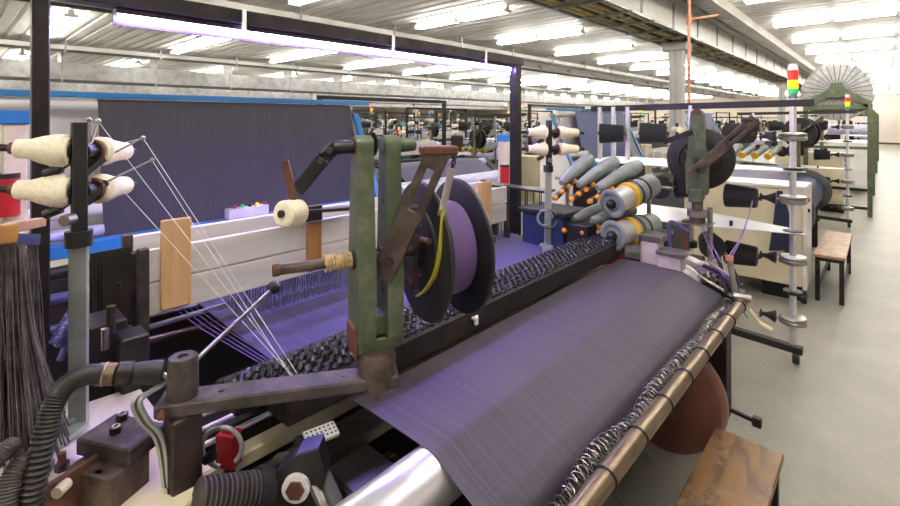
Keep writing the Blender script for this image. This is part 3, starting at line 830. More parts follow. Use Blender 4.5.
tag(tas, 'loose bundle of dark yarn hanging at the left edge of the picture', 'yarn')
mb = MB()
for k in range(160):
    u = random.random()
    top = atd(28 + 9*u, 246, 1.22)
    z1 = 1.00 + .05*random.random()
    mb.tube(bez([top, (top.x+random.uniform(-.012, .012), top.y+random.uniform(-.012, .012), 1.2), (top.x + random.uniform(-.02, .04), top.y + random.uniform(-.02, .04), z1)], 4), .002, 4, cap=False)
tas2 = mb.build('yarn_bundle', 'thread_dark'); tas2['kind'] = 'stuff'
tag(tas2, 'thinner dark yarn bundle hanging against the near gantry post', 'yarn')
# thick corrugated hose with metal band
t = thing('corrugated_hose', 'black corrugated hose bending up from the lower left to a banded connector', 'hose', atd(60, 470, .98))
path = bez([atd(22, 560, .92), atd(34, 490, .94), atd(47, 425, .97), atd(62, 390, 1.0), atd(84, 376, 1.03), atd(102, 374, 1.05)], 22)
MB().tube(path, .0175, 14).build('core', 'hose', t)
mb = MB()
for i in range(0, len(path)-28, 2): mb.torus(path[i], path[i+1]-path[i], .0175, .0042, 16, 5)
mb.build('ribs', 'hose', t)
MB().tube(path[60:], .0215, 16).build('sleeve', 'hose', t)
c0, c1, c2, c3 = atd(98, 374, 1.05), atd(116, 374, 1.06), atd(118, 374, 1.065), atd(152, 372, 1.09)
MB().cyl(c0, c1, .0235, n=24).build('metal_band', 'pipe', t)
MB().torus(c0*.6+c1*.4, c1-c0, .0238, .002, 24, 5).build('band_ring', 'steel', t)
MB().lathe(c1, c3-c1, [(0, .022), (.004, .026), (.03, .026), (.034, .022), (.055, .024), (.075, .026), (.09, .026), (.094, .018)], 22).build('connector', 'black', t)
for k in range(3):
    pts = bez([c3 + V((0, .004*k, .004)), atd(163 + 2*k, 380, 1.10), atd(150, 392, 1.08), atd(134 + 3*k, 402, 1.06), atd(140 + 4*k, 420, 1.06), atd(157 + 3*k, 440, 1.06), atd(165 + 2*k, 486, 1.06)], 8)
    MB().tube(pts, .006, 8).build('cable', 'greybar' if k != 1 else 'dusty', t)
# second, greyer hoses in the bottom corner
t = thing('corrugated_hose', 'grey corrugated hose curling at the very bottom left corner', 'hose', atd(14, 500, .95))
path = bez([atd(2, 560, .9), atd(8, 505, .92), atd(15, 475, .94), atd(30, 462, .97), atd(44, 470, 1.0)], 20)
MB().tube(path, .019, 12).build('core', 'rubber', t)
mb = MB()
for i in range(0, len(path)-1, 2): mb.torus(path[i], path[i+1]-path[i], .019, .004, 14, 5)
mb.build('ribs', 'rubber', t)
t = thing('hose_stub', 'short thin dark hose stub at the left picture edge', 'hose', atd(2, 460, .95))
path = bez([atd(-14, 470, .9), atd(0, 455, .93), atd(12, 446, .97)], 14)
MB().tube(path, .016, 10).build('core', 'rubber', t)
mb = MB()
for i in range(0, len(path)-1, 2): mb.torus(path[i], path[i+1]-path[i], .016, .003, 12, 5)
mb.build('ribs', 'rubber', t)
# cream cast housing and dirty blocks on the near side frame
t = thing('drive_housing', 'pinkish-white cast housing with bolts under the bent grey bar', 'housing', (-1.5, .24, .90))
MB().prism([(-1.66, .10, .90), (-1.30, .06, .90), (-1.27, .12, .90), (-1.40, .40, .90), (-1.64, .40, .90)], (0, 0, .052)).build('body', 'pinkwhite', t)
for q in (atd(104, 413, 1.14), atd(62, 432, 1.07)):
    MB().cyl((q.x, q.y, .95), (q.x, q.y, .968), .014, n=6).build('bolt', 'oily', t)
    MB().cyl((q.x, q.y, .967), (q.x, q.y, .99), .008, n=10).build('stud', 'rust', t)
t = thing('clamp_block', 'dirty dark steel clamp block with two hex bolts below the hose connector', 'clamp', (-1.30, .28, .90))
c = atd(122, 428, 1.11)
Rz = Matrix.Rotation(math.radians(28), 3, 'Z')
MB().box((c.x, c.y, .995), (.155, .10, .040), Rz, .004).build('top_block', 'dusty', t)
MB().box((c.x+.02, c.y-.03, .925), (.13, .10, .10), Rz, .004).build('lower_block', 'rustbar', t)
MB().box((c.x-.06, c.y+.02, .925), (.03, .09, .10), Rz, .003).build('spacer', 'dark', t)
MB().box((c.x+.055, c.y-.055, .925), (.018, .012, .10), Rz, .001).build('blue_strip', 'skyblue', t)
for u in (-.045, .0):
    q = V((c.x+u, c.y-.012-u*.5, 0))
    MB().cyl((q.x, q.y, 1.014), (q.x, q.y, 1.030), .013, n=6).build('hex_bolt', 'oily', t)
    MB().torus((q.x, q.y, 1.031), (0, 0, 1), .007, .002, 12, 5).build('bolt_rim', 'steel', t)
t = thing('brown_plate', 'brown upright steel plate at the bottom left beside the cream frame', 'plate', atd(70, 480, 1.0))
q = atd(72, 455, 1.02)
MB().box((q.x, q.y, .92), (.012, .12, .14), Matrix.Rotation(math.radians(20), 3, 'Z'), .002).build('plate', 'rust', t)
MB().cyl(q + V((.01, -.01, -.05)), q + V((.03, -.03, -.05)), .012, n=12).build('boss', 'cream', t)
q = atd(183, 482, 1.04)
t = thing('cover_plate', 'cream bolted cover plate at the foot of the pivot post', 'plate', (q.x, q.y, .9))
MB().box((q.x-.01, q.y-.03, .908), (.10, .12, .016), Matrix.Rotation(math.radians(35), 3, 'Z'), .003).build('plate', 'cream', t)
MB().cyl((q.x-.03, q.y-.01, .916), (q.x-.03, q.y-.01, .928), .012, n=6).build('bolt', 'oily', t)
# dark mechanism behind the flat bar
t = thing('let_off_gear', 'dark bolted gear box standing between the grey bar and the harness frames', 'gear box', (-1.75, .34, .86))
q = atd(103, 325, 1.45)
MB().box((q.x, q.y, 1.0), (.13, .10, .28), None, .006).build('case', 'dark', t)
MB().box((q.x+.0, q.y-.055, 1.06), (.07, .02, .14), None, .003).build('front_plate', 'rust', t)
for z in (1.01, 1.11): MB().cyl((q.x+.0, q.y-.065, z), (q.x+.0, q.y-.078, z), .010, n=6).build('bolt', 'steel', t)
MB().box((q.x+.11, q.y+.05, .985), (.09, .07, .25), None, .005).build('case', 'black', t)
MB().cyl((q.x+.10, q.y, 1.12), (q.x+.10, q.y, 1.20), .012, n=10).build('pin', 'oily', t)
MB().cyl((q.x+.13, q.y-.02, 1.09), (q.x+.13, q.y-.02, 1.15), .010, n=10).build('pin', 'steel', t)
for k, (a, b, r_, m) in enumerate(((atd(50, 300, 2.0), atd(210, 268, 2.35), .022, 'violettube'), (atd(50, 330, 1.9), atd(190, 290, 2.2), .015, 'violettube'),
                      (atd(48, 275, 2.2), atd(160, 250, 2.5), .03, 'black'), (atd(55, 345, 1.8), atd(120, 300, 1.9), .012, 'greybar'), (atd(60, 360, 1.8), atd(90, 290, 1.85), .012, 'violettube'),
                      (atd(130, 345, 1.7), atd(235, 318, 2.0), .012, 'pipe'), (atd(140, 330, 1.75), atd(225, 305, 2.0), .010, 'rollpale'), (atd(140, 318, 1.8), atd(210, 302, 2.05), .007, 'chrome'))):
    nm = ['long violet tube', 'thin violet tube', 'thick black bar', 'short grey rod', 'slanting violet rod', 'brass-coloured rod', 'pale shiny rod', 'thin chrome rod'][k]
    tag(MB().cyl(a, b, r_, n=14).build('machine_rod', m), nm + ' in the dark machinery left of the warp', 'rod')
t = thing('spiral_cable', 'coiled violet cable behind the grey flat bar', 'cable', atd(66, 330, 1.6))
p0, p1 = atd(56, 345, 1.6), atd(76, 312, 1.65); ax = (p1-p0).normalized(); _, ua, ub = frame_of(ax)
MB().tube([p0 + (p1-p0)*(j/160) + (ua*math.cos(j*.6) + ub*math.sin(j*.6))*.022 for j in range(161)], .005, 6).build('coil', 'violettube', t)

# ------------------------------------------------------------------ small parts between post and roller
t = thing('switch_box', 'small red box with a looped grey wire behind the pivot arm', 'switch', atd(228, 462, 1.2))
q = atd(229, 448, 1.20)
Rr = Matrix.Rotation(math.radians(30), 3, 'Z')
MB().box(q, (.050, .040, .085), Rr, .003).build('case', 'red', t)
MB().box(q + V((0, 0, .045)), (.03, .02, .01), Rr, .002).build('button', 'red', t)
MB().tube(arc(atd(222, 447, 1.14), V((CS, SN, 0)), V((0, 0, 1)), .048, -.8, 4.6, 30), .0055, 8).build('loop_wire', 'greybar', t)
MB().cyl(atd(205, 460, 1.14), atd(214, 455, 1.14), .012, n=12).build('plug', 'black', t)
MB().bar(q + V((0, 0, -.044)), q + V((.01, 0, -.10)), .02, .02).build('bracket', 'black', t)
t = thing('sensor_card', 'white perforated sensor block on a black holder beside the reed end', 'sensor', atd(315, 440, 1.25))
q = atd(321, 434, 1.25)
u1 = (atd(338, 427, 1.28) - atd(304, 440, 1.22)).normalized(); nz = V((.25, -.25, .93)).normalized(); u2 = nz.cross(u1).normalized(); nz = u1.cross(u2)
R3 = Matrix((u1, u2, nz)).transposed()
MB().box(q, (.088, .044, .012), R3, .002).build('block', 'whitep', t)
mb = MB()
for i in range(7):
    for j in range(3): mb.box(q + u1*(-.036+.012*i) + u2*(-.012+.012*j) + nz*.0062, (.005, .005, .001), R3)
mb.build('pin_holes', 'dusty', t)
MB().box(q - u1*.05 - nz*.02, (.03, .045, .04), R3, .003).build('holder', 'black', t)
MB().bar(q - u1*.05 - nz*.03, q - u1*.06 - nz*.14, .02, .02).build('holder_leg', 'black', t)
t = thing('bellows', 'ribbed dark rubber bellows beside the black hex-plug bracket', 'bellows', atd(232, 495, 1.08))
b0, b1 = atd(196, 500, 1.02), atd(256, 491, 1.10); dd = (b1-b0).normalized(); LL = (b1-b0).length
pr = []
nb = 12
for i in range(nb): pr += [(LL*i/nb, .032), (LL*(i+.35)/nb, .042), (LL*(i+.65)/nb, .042)]
pr.append((LL, .032))
MB().lathe(b0, dd, pr, 26).build('ribs', 'rubber', t)
MB().cyl(b1 - dd*.004, b1 + dd*.03, .048, n=24).build('end_ring', 'black', t)
t = thing('pivot_bracket', 'black angular bracket with a pale hexagonal plug at the bottom centre', 'bracket', atd(290, 495, 1.12))
q = atd(297, 486, 1.10)
pl = [q + V((CS, SN, 0))*a + V((0, 0, 1))*b for a, b in ((-.055, -.10), (-.05, .03), (.0, .07), (.05, .085), (.065, .03), (.05, -.10))]
MB().prism(pl, V((-SN, CS, 0))*.05).build('plate', 'black', t)
MB().cyl(q + V((SN, -CS, 0))*.012, q, .032, n=22).build('plug_ring', 'whitep', t)
MB().cyl(q + V((SN, -CS, 0))*.018, q + V((SN, -CS, 0))*.010, .022, n=6).build('hex_plug', 'rust', t)
MB().prism([pl[2], pl[3], pl[3] + V((0, 0, .006)), pl[2] + V((0, 0, .006))], V((-SN, CS, 0))*.05).build('top_strip', 'violettube', t)

# ================================================================== tall warp stand behind the loom
def warp_stand(dy, lab, dx=0.0, sheetmat='warp_tall'):
    X = -3.5 + dx
    t = thing('warp_stand', lab[0], 'warp stand', (X, 1.5 + dy, 0))
    y0, y1 = .64 + dy, 2.46 + dy
    def B(*a, **k): return MB().bx(*a, **k)
    B(X-.03, X+.05, y0-.75, y1+.20, 1.875, 1.91, bev=.004).build('blue_top_bar', 'blue', t)
    MB().cyl((X, y0-.5, 1.835), (X, y1+.02, 1.835), .032, n=20).build('top_roller', 'whitep', t)
    B(X-.10, X-.07, y0-.62, y1+.05, 1.0, 1.83).build('back_panel', 'whitep', t)
    # sloping side cheeks
    for yy in (y0-.70, y1+.03):
        MB().prism([(X-.16, yy, .0), (X-.16, yy, 1.80), (X+.0, yy, 1.80), (X+.36, yy, 1.02), (X+.36, yy, 0)], (0, .05, 0)).build('side_cheek', 'whitep', t)
        MB().prism([(X+.005, yy-.002, 1.80), (X+.035, yy-.002, 1.80), (X+.395, yy-.002, 1.02), (X+.365, yy-.002, 1.02)], (0, .054, 0)).build('blue_edge', 'blue', t)
    B(X+.30, X+.40, y0-.70, y1+.08, 1.03, 1.095, bev=.004).build('blue_cross_beam', 'blue', t)
    B(X+.28, X+.38, y0-.70, y1+.08, .30, .92).build('lower_panel', 'dark', t)
    MB().cyl((X+.22, y0-.65, 1.24), (X+.22, y0-.02, 1.24), .04, n=20).build('guide_roller', 'whitep', t)
    MB().cyl((X+.28, y0-.65, 1.13), (X+.28, y0-.02, 1.13), .03, n=20).build('guide_roller', 'rollpale', t)
    MB().cyl((X+.05, y0, .75), (X+.05, y1, .75), .22, n=32).build('warp_beam', 'warp_tall', t)
    s = MB().sheet([(X+.20, .99), (X+.165, 1.16), (X+.10, 1.45), (X+.036, 1.832), (X+.02, 1.862), (X-.01, 1.868)], y0, y1, 4, .003).build('warp_curtain', sheetmat)
    tag(s, lab[1], 'warp yarn')
    return t
warp_stand(0, ('tall white warp stand with blue top bar behind the foreground loom', 'tall dark grey warp sheet hanging behind the foreground loom'))
warp_stand(5.95, ('tall white warp stand with blue edges beyond the far cone stand', 'dark blue warp sheet standing behind the weft feeders'), sheetmat='warp_blue')
warp_stand(11.9, ('third tall warp stand down the row, half hidden by the creel', 'blue warp sheet on the third stand down the row'), sheetmat='warp_blue')
# small control box on the blue beam
t = thing('control_box', 'slim white box with coloured buttons on the blue beam', 'control box', onx(246, 214, -3.12))
q0, q1 = onx(227, 209, -3.12), onx(267, 206, -3.12)
MB().bx(-3.16, -3.09, q0.y, q1.y, 1.10, 1.165, .004).build('case', 'whitep', t)
for k in range(5):
    y = q0.y + .05 + k*.05
    MB().cyl((-3.12, y, 1.165), (-3.12, y, 1.182), .011, n=12).build('button', ['red', 'greenlamp', 'black', 'amberlamp', 'red'][k], t)
# cream posts with red signal sleeves
def signal_post(p, lab, r=.035):
    t = thing('signal_post', lab, 'post', (p.x, p.y, 0))
    MB().bx(p.x-.04, p.x+.04, p.y-.04, p.y+.04, 0, p.z+.30, .006).build('post', 'cream', t)
    MB().cyl((p.x+.03, p.y-.03, p.z-.09), (p.x+.03, p.y-.03, p.z+.07), r*1.4, n=24).build('red_sleeve', 'red', t)
    MB().cyl((p.x+.03, p.y-.03, p.z+.07), (p.x+.03, p.y-.03, p.z+.09), r*1.42, n=24).build('black_cap', 'black', t)
    MB().bx(p.x-.05, p.x+.05, p.y-.05, p.y+.05, p.z+.30, p.z+.36, .004).build('blue_cap', 'blue', t)
signal_post(atd(14, 193, 2.05), 'cream post with red sleeve at the left picture edge')
signal_post(atd(504, 174, 4.3), 'cream post with red sleeve beside the far gantry post', .03)
# ================================================================== weft feeders at the far end of the loom
fl_ = [((562, 186), (592, 160), 2.95, 3.15, 0), ((579, 188), (617, 163), 2.9, 3.12, 0), ((598, 191), (641, 167), 2.85, 3.08, 0), ((611, 204), (653, 184), 2.75, 2.98, 1),
       ((573, 222), (612, 209), 2.9, 3.12, 0), ((592, 224), (634, 212), 2.85, 3.05, 0), ((612, 236), (654, 224), 2.7, 2.95, 1)]
wl = ['grey weft feeder in the upper row, leftmost', 'grey weft feeder in the upper row, second from the left', 'grey weft feeder in the upper row above the chrome drum', 'weft feeder with chrome drum and yellow ring in the upper row',
      'grey weft feeder in the lower row, leftmost', 'grey weft feeder in the lower row, second from the left', 'weft feeder with chrome drum and yellow ring in the lower row']
for k, (a, b, da, db, big) in enumerate(fl_):
    p0, p1 = atd(*a, da), atd(*b, db); d = (p1-p0).normalized(); L_ = (p1-p0).length
    t = thing('weft_feeder', wl[k], 'weft feeder', p0, 'weft feeders beside the far reel stand')
    _, ua, ub = frame_of(d)
    upv = V((0, 0, 1)) - d*d.z; upv.normalize(); sd = d.cross(upv)
    if big:
        MB().lathe(p0, d, [(.012, .05), (0, .066), (0, .080), (.01, .088), (.02, .080), (.024, .07)], 28).build('front_ring', 'grey', t)
        MB().cyl(p0 + d*.02, p0 + d*.17, .070, n=28).build('drum', 'chrome', t)
        MB().cyl(p0 + d*.15, p0 + d*.178, .082, n=28).build('yellow_ring', 'yellow', t)
        MB().lathe(p0 + d*.178, d, [(0, .074), (.05, .076), (L_-.20, .07), (L_-.17, .05)], 24).build('body', 'grey', t)
        for s in (.06, .13): MB().cyl(p0 + d*(.15+s), p0 + d*(.162+s), .079, n=24).build('band', 'black', t)
        MB().sphere(p0 - d*.001, .03, 10).build('nose', 'black', t)
    else:
        pr = [(0, .018), (.02, .026), (L_*.4, .040), (L_*.75, .048), (L_*.95, .040), (L_, .022)]
        MB().lathe(p0 + upv*.02, d, pr, 18).build('housing', 'grey', t)
        MB().bar(p0 - upv*.035 - d*.10, p0 - upv*.02 + d*L_*.8, .03, .022, up=upv).build('arm', 'greydark', t)
        for s in (-.09, -.02, .05, .12):
            MB().sphere(p0 + d*s - upv*.028 + V((SN, -CS, 0))*.02, .017, 10).build('knob', 'orange', t)
t = thing('feeder_base', 'dark low base frame carrying the weft feeders', 'frame', (-1.4, 3.2, 0))
MB().bx(-2.0, -.85, 3.10, 3.36, .80, .862, .005).build('top_plate', 'dark', t)
for xx in (-1.75, -1.45, -1.15): MB().cyl((xx, 3.2, .862), (xx, 3.2, 1.36), .014, n=10).build('upright_rod', 'steel', t)
for zz in (1.02, 1.30): MB().cyl((-1.85, 3.2, zz), (-1.0, 3.2, zz), .012, n=10).build('cross_rod', 'steel', t)
for xx in (-1.95, -.9):
    MB().bx(xx-.025, xx+.025, 3.2, 3.25, 0, .8).build('leg', 'dark', t)
# red tray and grey box by the reed end
q = atd(610, 258, 2.75)
t = thing('red_holder', 'small red plastic holder at the far end of the reed beam', 'holder', q)
MB().bar(atd(600, 260, 2.72), atd(622, 256, 2.82), .05, .05, bev=.004).build('tray', 'red', t)
for k in range(3): MB().bar(atd(606+6*k, 251, 2.76), atd(606+6*k, 258, 2.76), .012, .012).build('tooth', 'red', t)
q = atd(672, 262, 2.55)
t = thing('steel_block', 'pinkish steel block with clamp slots beside the far cloth edge', 'block', q)
MB().box((q.x, q.y, .96), (.12, .10, .12), None, .004).build('block', 'pinkwhite', t)
MB().box((q.x+.01, q.y-.01, 1.03), (.15, .12, .02), None, .003).build('lid', 'steel', t)
# dark reed-end drive box
t = thing('drive_box', 'dark blue drive box below the far cone stand', 'gear box', atd(560, 250, 2.9))
q = atd(548, 232, 3.0)
MB().box((q.x, q.y+.05, 1.04), (.30, .25, .22), None, .01).build('case', 'bluedark', t)
MB().box((q.x, q.y+.05, 1.165), (.34, .28, .03), None, .005).build('lid', 'dark', t)
MB().box((q.x+.23, q.y-.0, 1.02), (.14, .12, .20), None, .006).build('case', 'black', t)
MB().tube(arc(atd(545, 218, 2.8), V((CS, SN, 0)), V((0, 0, 1)), .045, 0, 5.6, 24), .006, 8).build('hose_loop', 'grey', t)
MB().tube(arc(atd(548, 219, 2.82), V((CS, SN, 0)), V((0, 0, 1)), .055, .5, 6, 24), .006, 8).build('hose_loop', 'greydark', t)

# selvedge guide cluster beside the far cloth edge
t = thing('selvedge_guide', 'cluster of steel rods and dark yarn clips between the cloth edge and the pipe end', 'yarn guide', (-.62, 2.76, .80))
for k, (a, b, r_, m) in enumerate((((-.70, 2.72, .98), (-.55, 2.74, .93), .010, 'dark'), ((-.68, 2.74, 1.0), (-.52, 2.72, .92), .007, 'steel'), ((-.66, 2.76, .96), (-.50, 2.66, .88), .012, 'black'),
                                   ((-.72, 2.70, .93), (-.56, 2.70, .86), .008, 'steel'), ((-.60, 2.74, 1.06), (-.52, 2.68, .93), .009, 'black'), ((-.64, 2.78, 1.02), (-.58, 2.69, .87), .011, 'dark'))):
    MB().cyl(a, b, r_, n=10).build('rod', m, t)
for k in range(8):
    MB().tube(bez([(-.74+.01*k, 2.70, .965), (-.66+.008*k, 2.73, .985-.008*k), (-.555+.004*k, 2.68, .94-.006*k)], 6), .0022, 5).build('yarn_end', 'thread_violet', t)
MB().bx(-.72, -.56, 2.765, 2.80, .82, .90, .004).build('clip_bar', 'dark', t)
for k in range(4): MB().bx(-.71+.04*k, -.69+.04*k, 2.75, 2.768, .88, .93, .002).build('clip', 'steel', t)
# ================================================================== creel racks along the aisle
def light_tower(x, y, z, parent=None, label=None, r=.032, grp=None):
    t = thing('signal_lamp', label, 'signal lamp', (x, y, z), grp)
    MB().cyl((x, y, z), (x, y, z+.035), r*.9, n=18).build('base', 'grey', t)
    for k, m in enumerate(('greenlamp', 'amberlamp', 'redlamp')):
        h = (.035, .06, .07)[k]; z0 = z + .035 + (0, .035, .095)[k]
        MB().cyl((x, y, z0+.001), (x, y, z0+h-.001), r, n=18).build('lens', m, t)
    MB().cyl((x, y, z+.20), (x, y, z+.245), r*.97, n=18).build('cap', 'whitep', t)
    return t
def creel(dx, dy, labs_, conelab, full=True):
    cx, cy = -.48 + dx, 4.16 + dy
    t = thing('creel_rack', labs_[0], 'creel', (cx, cy, 0))
    xs = [cx, cx-.68] + ([cx-1.20, cx-1.33, cx-1.46] if full else [cx-1.3])
    for i, x in enumerate(xs):
        top = 1.86 if i else 1.90
        MB().cyl((x, cy, .10), (x, cy, top), .021 if i < 2 else .022, n=18).build('pole', 'chrome', t)
    MB().bar((cx+.12, cy, 1.865), (cx-1.55, cy+.02, 1.845), .05, .05, bev=.004).build('top_bar', 'black', t)
    MB().bar((cx+.06, cy-.02, .105), (cx-.70, cy, .13), .06, .05, bev=.004).build('foot_bar', 'black', t)
    MB().bar((cx-.60, cy, .13), (cx-1.5, cy, .13), .06, .05, bev=.004).build('foot_bar', 'black', t)
    MB().bar((cx-.35, cy-.35, .12), (cx-.62, cy+.30, .12), .05, .04, bev=.004).build('foot_bar', 'black', t)
    for x, yy in ((cx+.02, cy-.01), (cx-1.45, cy)):
        cs = MB().cyl((x-.018, yy, .048), (x+.018, yy, .048), .047, n=20).build('caster', 'black', t)
        MB().bx(x-.024, x+.024, yy-.03, yy+.03, .05, .10).build('fork', 'steel', cs)
    for j, z in enumerate((1.62, 1.167, .735, .30)):
        c = MB().lathe((cx, cy, z-.03), (0, 0, 1), [(0, .03), (.004, .07), (.012, .085), (.03, .085), (.036, .078), (.05, .085), (.06, .08), (.064, .03)], 26).build('ring_clamp', 'steel', t)
        if j < 3:
            MB().cyl((cx, cy, z-.24), (cx, cy, z-.22), .06, n=22).build('stop_disc', 'black', t)
        MB().cyl((cx-.02, cy, z), (cx-.22, cy, z), .007, n=8).build('pin', 'steel', t)
        MB().lathe((cx-.10, cy, z), (-1, 0, 0), [(0, .035), (.005, .045), (.06, .018), (.09, .014), (.09, .03), (.10, .03), (.10, .012)], 18).build('yarn_brake', 'black', t)
        if z < 1.5:
            MB().cyl((cx-.68, cy, z-.03), (cx-.68, cy, z+.02), .05, n=18).build('ring_clamp', 'black', t)
    # black cones
    n = 0
    spots = [(cx-.22, cy, 1.155, V((-1, 0, 0)), 'right column, upper'), (cx-.22, cy, .715, V((-1, 0, 0)), 'right column, lower'),
             (cx-.53, cy-.08, .80, V((.35, -.9, 0)), 'middle column, lower, facing the camera'), (cx-.88, cy-.06, 1.20, V((.2, -.95, 0)), 'left column, upper'),
             (cx-.90, cy-.06, .78, V((.2, -.95, 0)), 'left column, lower'), (cx-.58, cy-.02, 1.20, V((-.6, -.3, 0)), 'middle column, upper'),
             (cx-1.22, cy-.04, 1.62, V((-.9, -.4, 0)), 'left column, top'), (cx-.85, cy-.05, 1.63, V((-1, -.3, 0)), 'middle column, top'), (cx-.30, cy+.25, 1.63, V((-.9, .5, 0)), 'right column, top')]
    for x, y, z, d, wl_ in spots:
        d = d.normalized()
        cn = thing('black_cone', conelab + ', ' + wl_, 'yarn cone', (x, y, z-.085), 'black yarn cones on the creels')
        MB().lathe((x, y, z), d, [(0, .012), (0, .068), (.008, .074), (.20, .090), (.208, .084), (.208, .03), (.19, .028)], 28).build('yarn', 'yarn_black', cn)
        MB().cyl(V((x, y, z)) - d*.02, V((x, y, z)) + d*.22, .016, n=12).build('core', 'rust', cn)
    # polished shelves
    for z in (1.375, .935):
        MB().prism([(cx+.08, cy-.05, z), (cx+.02, cy+.10, z), (cx-.7, cy+.40, z), (cx-1.5, cy+.40, z), (cx-1.5, cy-.30, z), (cx-.7, cy-.28, z)], (0, 0, .006)).build('shelf', 'silver', t)
        MB().cyl((cx-.37, cy-.10, z+.006), (cx-.37, cy-.10, z+.045), .012, n=10).build('shelf_knob', 'black', t)
    light_tower(cx, cy, 1.90, label=labs_[1])
    return t
creel(0, 0, ('creel rack with steel poles and black cones behind the front pipe', 'red, yellow and green signal lamp on the nearest creel pole'), 'black yarn cone on the nearest creel')
creel(.05, 5.78, ('creel rack with steel poles beside the second bench', 'small signal lamp in front of the green gable'), 'black yarn cone on the second creel', full=False)
creel(.05, 14.5, ('distant creel rack beyond the green gable', 'tiny signal lamp beyond the green gable'), 'black yarn cone on the distant creel', full=False)
# violet yarns from the near creel down to the loom end
for k in range(4):
    a = V((-.70, 4.0, 1.16 - .02*k)) if k < 2 else V((-1.1, 3.95, 1.2))
    b = V((-.56 - .02*k, 2.66, 1.05 - .01*k))
    tag(MB().tube(bez([a, (a+b)/2 + V((0, 0, -.05)), b], 6), .003, 5).build('yarn_strand', 'thread_violet'), 'violet yarn drawn from the nearest creel to the loom end', 'yarn', 'violet yarns from the creel')

# ------------------------------------------------------------------ beige machine cabinets along the aisle
def cabinet(dy, labs_):
    y = 5.5 + dy
    t = thing('machine_cabinet', labs_, 'cabinet', (-1.0, y, 0))
    MB().bx(-1.60, -.56, y, y+.42, .16, 1.08, .012).build('body', 'cream', t)
    MB().bx(-1.62, -.53, y-.015, y+.44, 1.08, 1.115, .006).build('top', 'whitep', t)
    MB().bx(-.56, -.53, y-.01, y+.42, .14, 1.08, .005).build('side_panel', 'whitep', t)
    MB().bx(-.9, -.56, y+.1, y+.32, .0, .16).build('plinth', 'dark', t)
    MB().bx(-1.58, -1.2, y+.1, y+.32, .0, .16).build('plinth', 'dark', t)
    MB().cyl((-.575, y+.05, .05), (-.535, y+.05, .05), .05, n=18).build('caster', 'black', t)
    MB().cyl((-.53, y+.10, .98), (-.515, y+.10, .98), .02, n=12).build('stop_button', 'red', t)
    MB().cyl((-.53, y+.10, .88), (-.515, y+.10, .88), .018, n=12).build('switch', 'black', t)
    return t
cabinet(0, 'beige machine cabinet standing behind the nearest creel')
cabinet(5.8, 'beige machine cabinet behind the second creel')
cl = thing('work_trousers', 'dark navy cloth hanging on the front of the nearest beige cabinet', 'clothing', (-.80, 5.47, .6))
mb = MB()
pl = [(-.755, 1.06), (-.715, 1.06), (-.66, .85), (-.60, .47), (-.68, .455), (-.70, .50), (-.82, .47), (-.79, .7)]
mb.prism([(x, 5.48, z) for x, z in pl], (0, -.035, 0)); mb.build('cloth', 'navy', cl)

# ------------------------------------------------------------------ benches
def bench(x0, x1, y0, y1, z, lab, m):
    t = thing('bench', lab, 'bench', ((x0+x1)/2, (y0+y1)/2, 0))
    MB().bx(x0, x1, y0, y1, z-.028, z, .003).build('top', m, t)
    MB().bx(x0+.012, x1-.012, y0+.012, y1-.012, z-.062, z-.029).build('frame', 'blacksteel', t)
    for xx in (x0+.03, x1-.03):
        for yy in (y0+.03, y1-.03):
            MB().bx(xx-.018, xx+.018, yy-.018, yy+.018, 0, z-.063).build('leg', 'blacksteel', t)
    for xx in (x0+.03, x1-.03): MB().bx(xx-.012, xx+.012, y0+.05, y1-.05, .10, .125).build('stretcher', 'blacksteel', t)
bench(-.52, -.285, 1.0, 2.22, .45, 'low bench with worn brown plywood top in the right foreground', 'plywood')
bench(-.50, -.26, 5.72, 7.0, .45, 'low bench with pale worn top beside the beige cabinet', 'plywood_worn')
# loom end beside the second bench: dark flange and blue cloth
t = thing('cloth_beam', 'big dark flanged cloth beam with blue cloth behind the second bench', 'cloth beam', (-.85, 6.6, .3))
MB().lathe((-.78, 5.95, .78), (0, 1, 0), [(0, .03), (0, .26), (.015, .28), (.04, .28), (.05, .26), (.05, .03)], 40).build('flange', 'greydark', t)
MB().cyl((-.78, 6.0, .78), (-.78, 8.0, .78), .20, n=32).build('cloth_roll', 'bluedark', t)
MB().lathe((-.78, 8.0, .78), (0, 1, 0), [(0, .03), (0, .28), (.05, .28), (.05, .03)], 40).build('flange', 'greydark', t)
for yy in (5.93, 8.08): MB().bx(-.9, -.66, yy, yy+.015, 0, .78).build('bearing_stand', 'dark', t)
t = thing('yarn_reel', 'dark reel seen through the second creel', 'reel', (-.9, 8.4, 1.3))
MB().lathe((-.9, 8.4, 1.55), (.3, 1, 0), [(0, .03), (0, .22), (.02, .22), (.02, .12), (.12, .12), (.12, .22), (.14, .22), (.14, .03)], 32).build('reel', 'black', t)
MB().bar((-.9, 8.38, 1.0), (-.9, 8.38, 1.68), .06, .04).build('upright', 'green', t)
MB().bar((-1.05, 8.34, 1.42), (-.62, 8.34, 1.78), .05, .03).build('lever', 'rustbar', t)

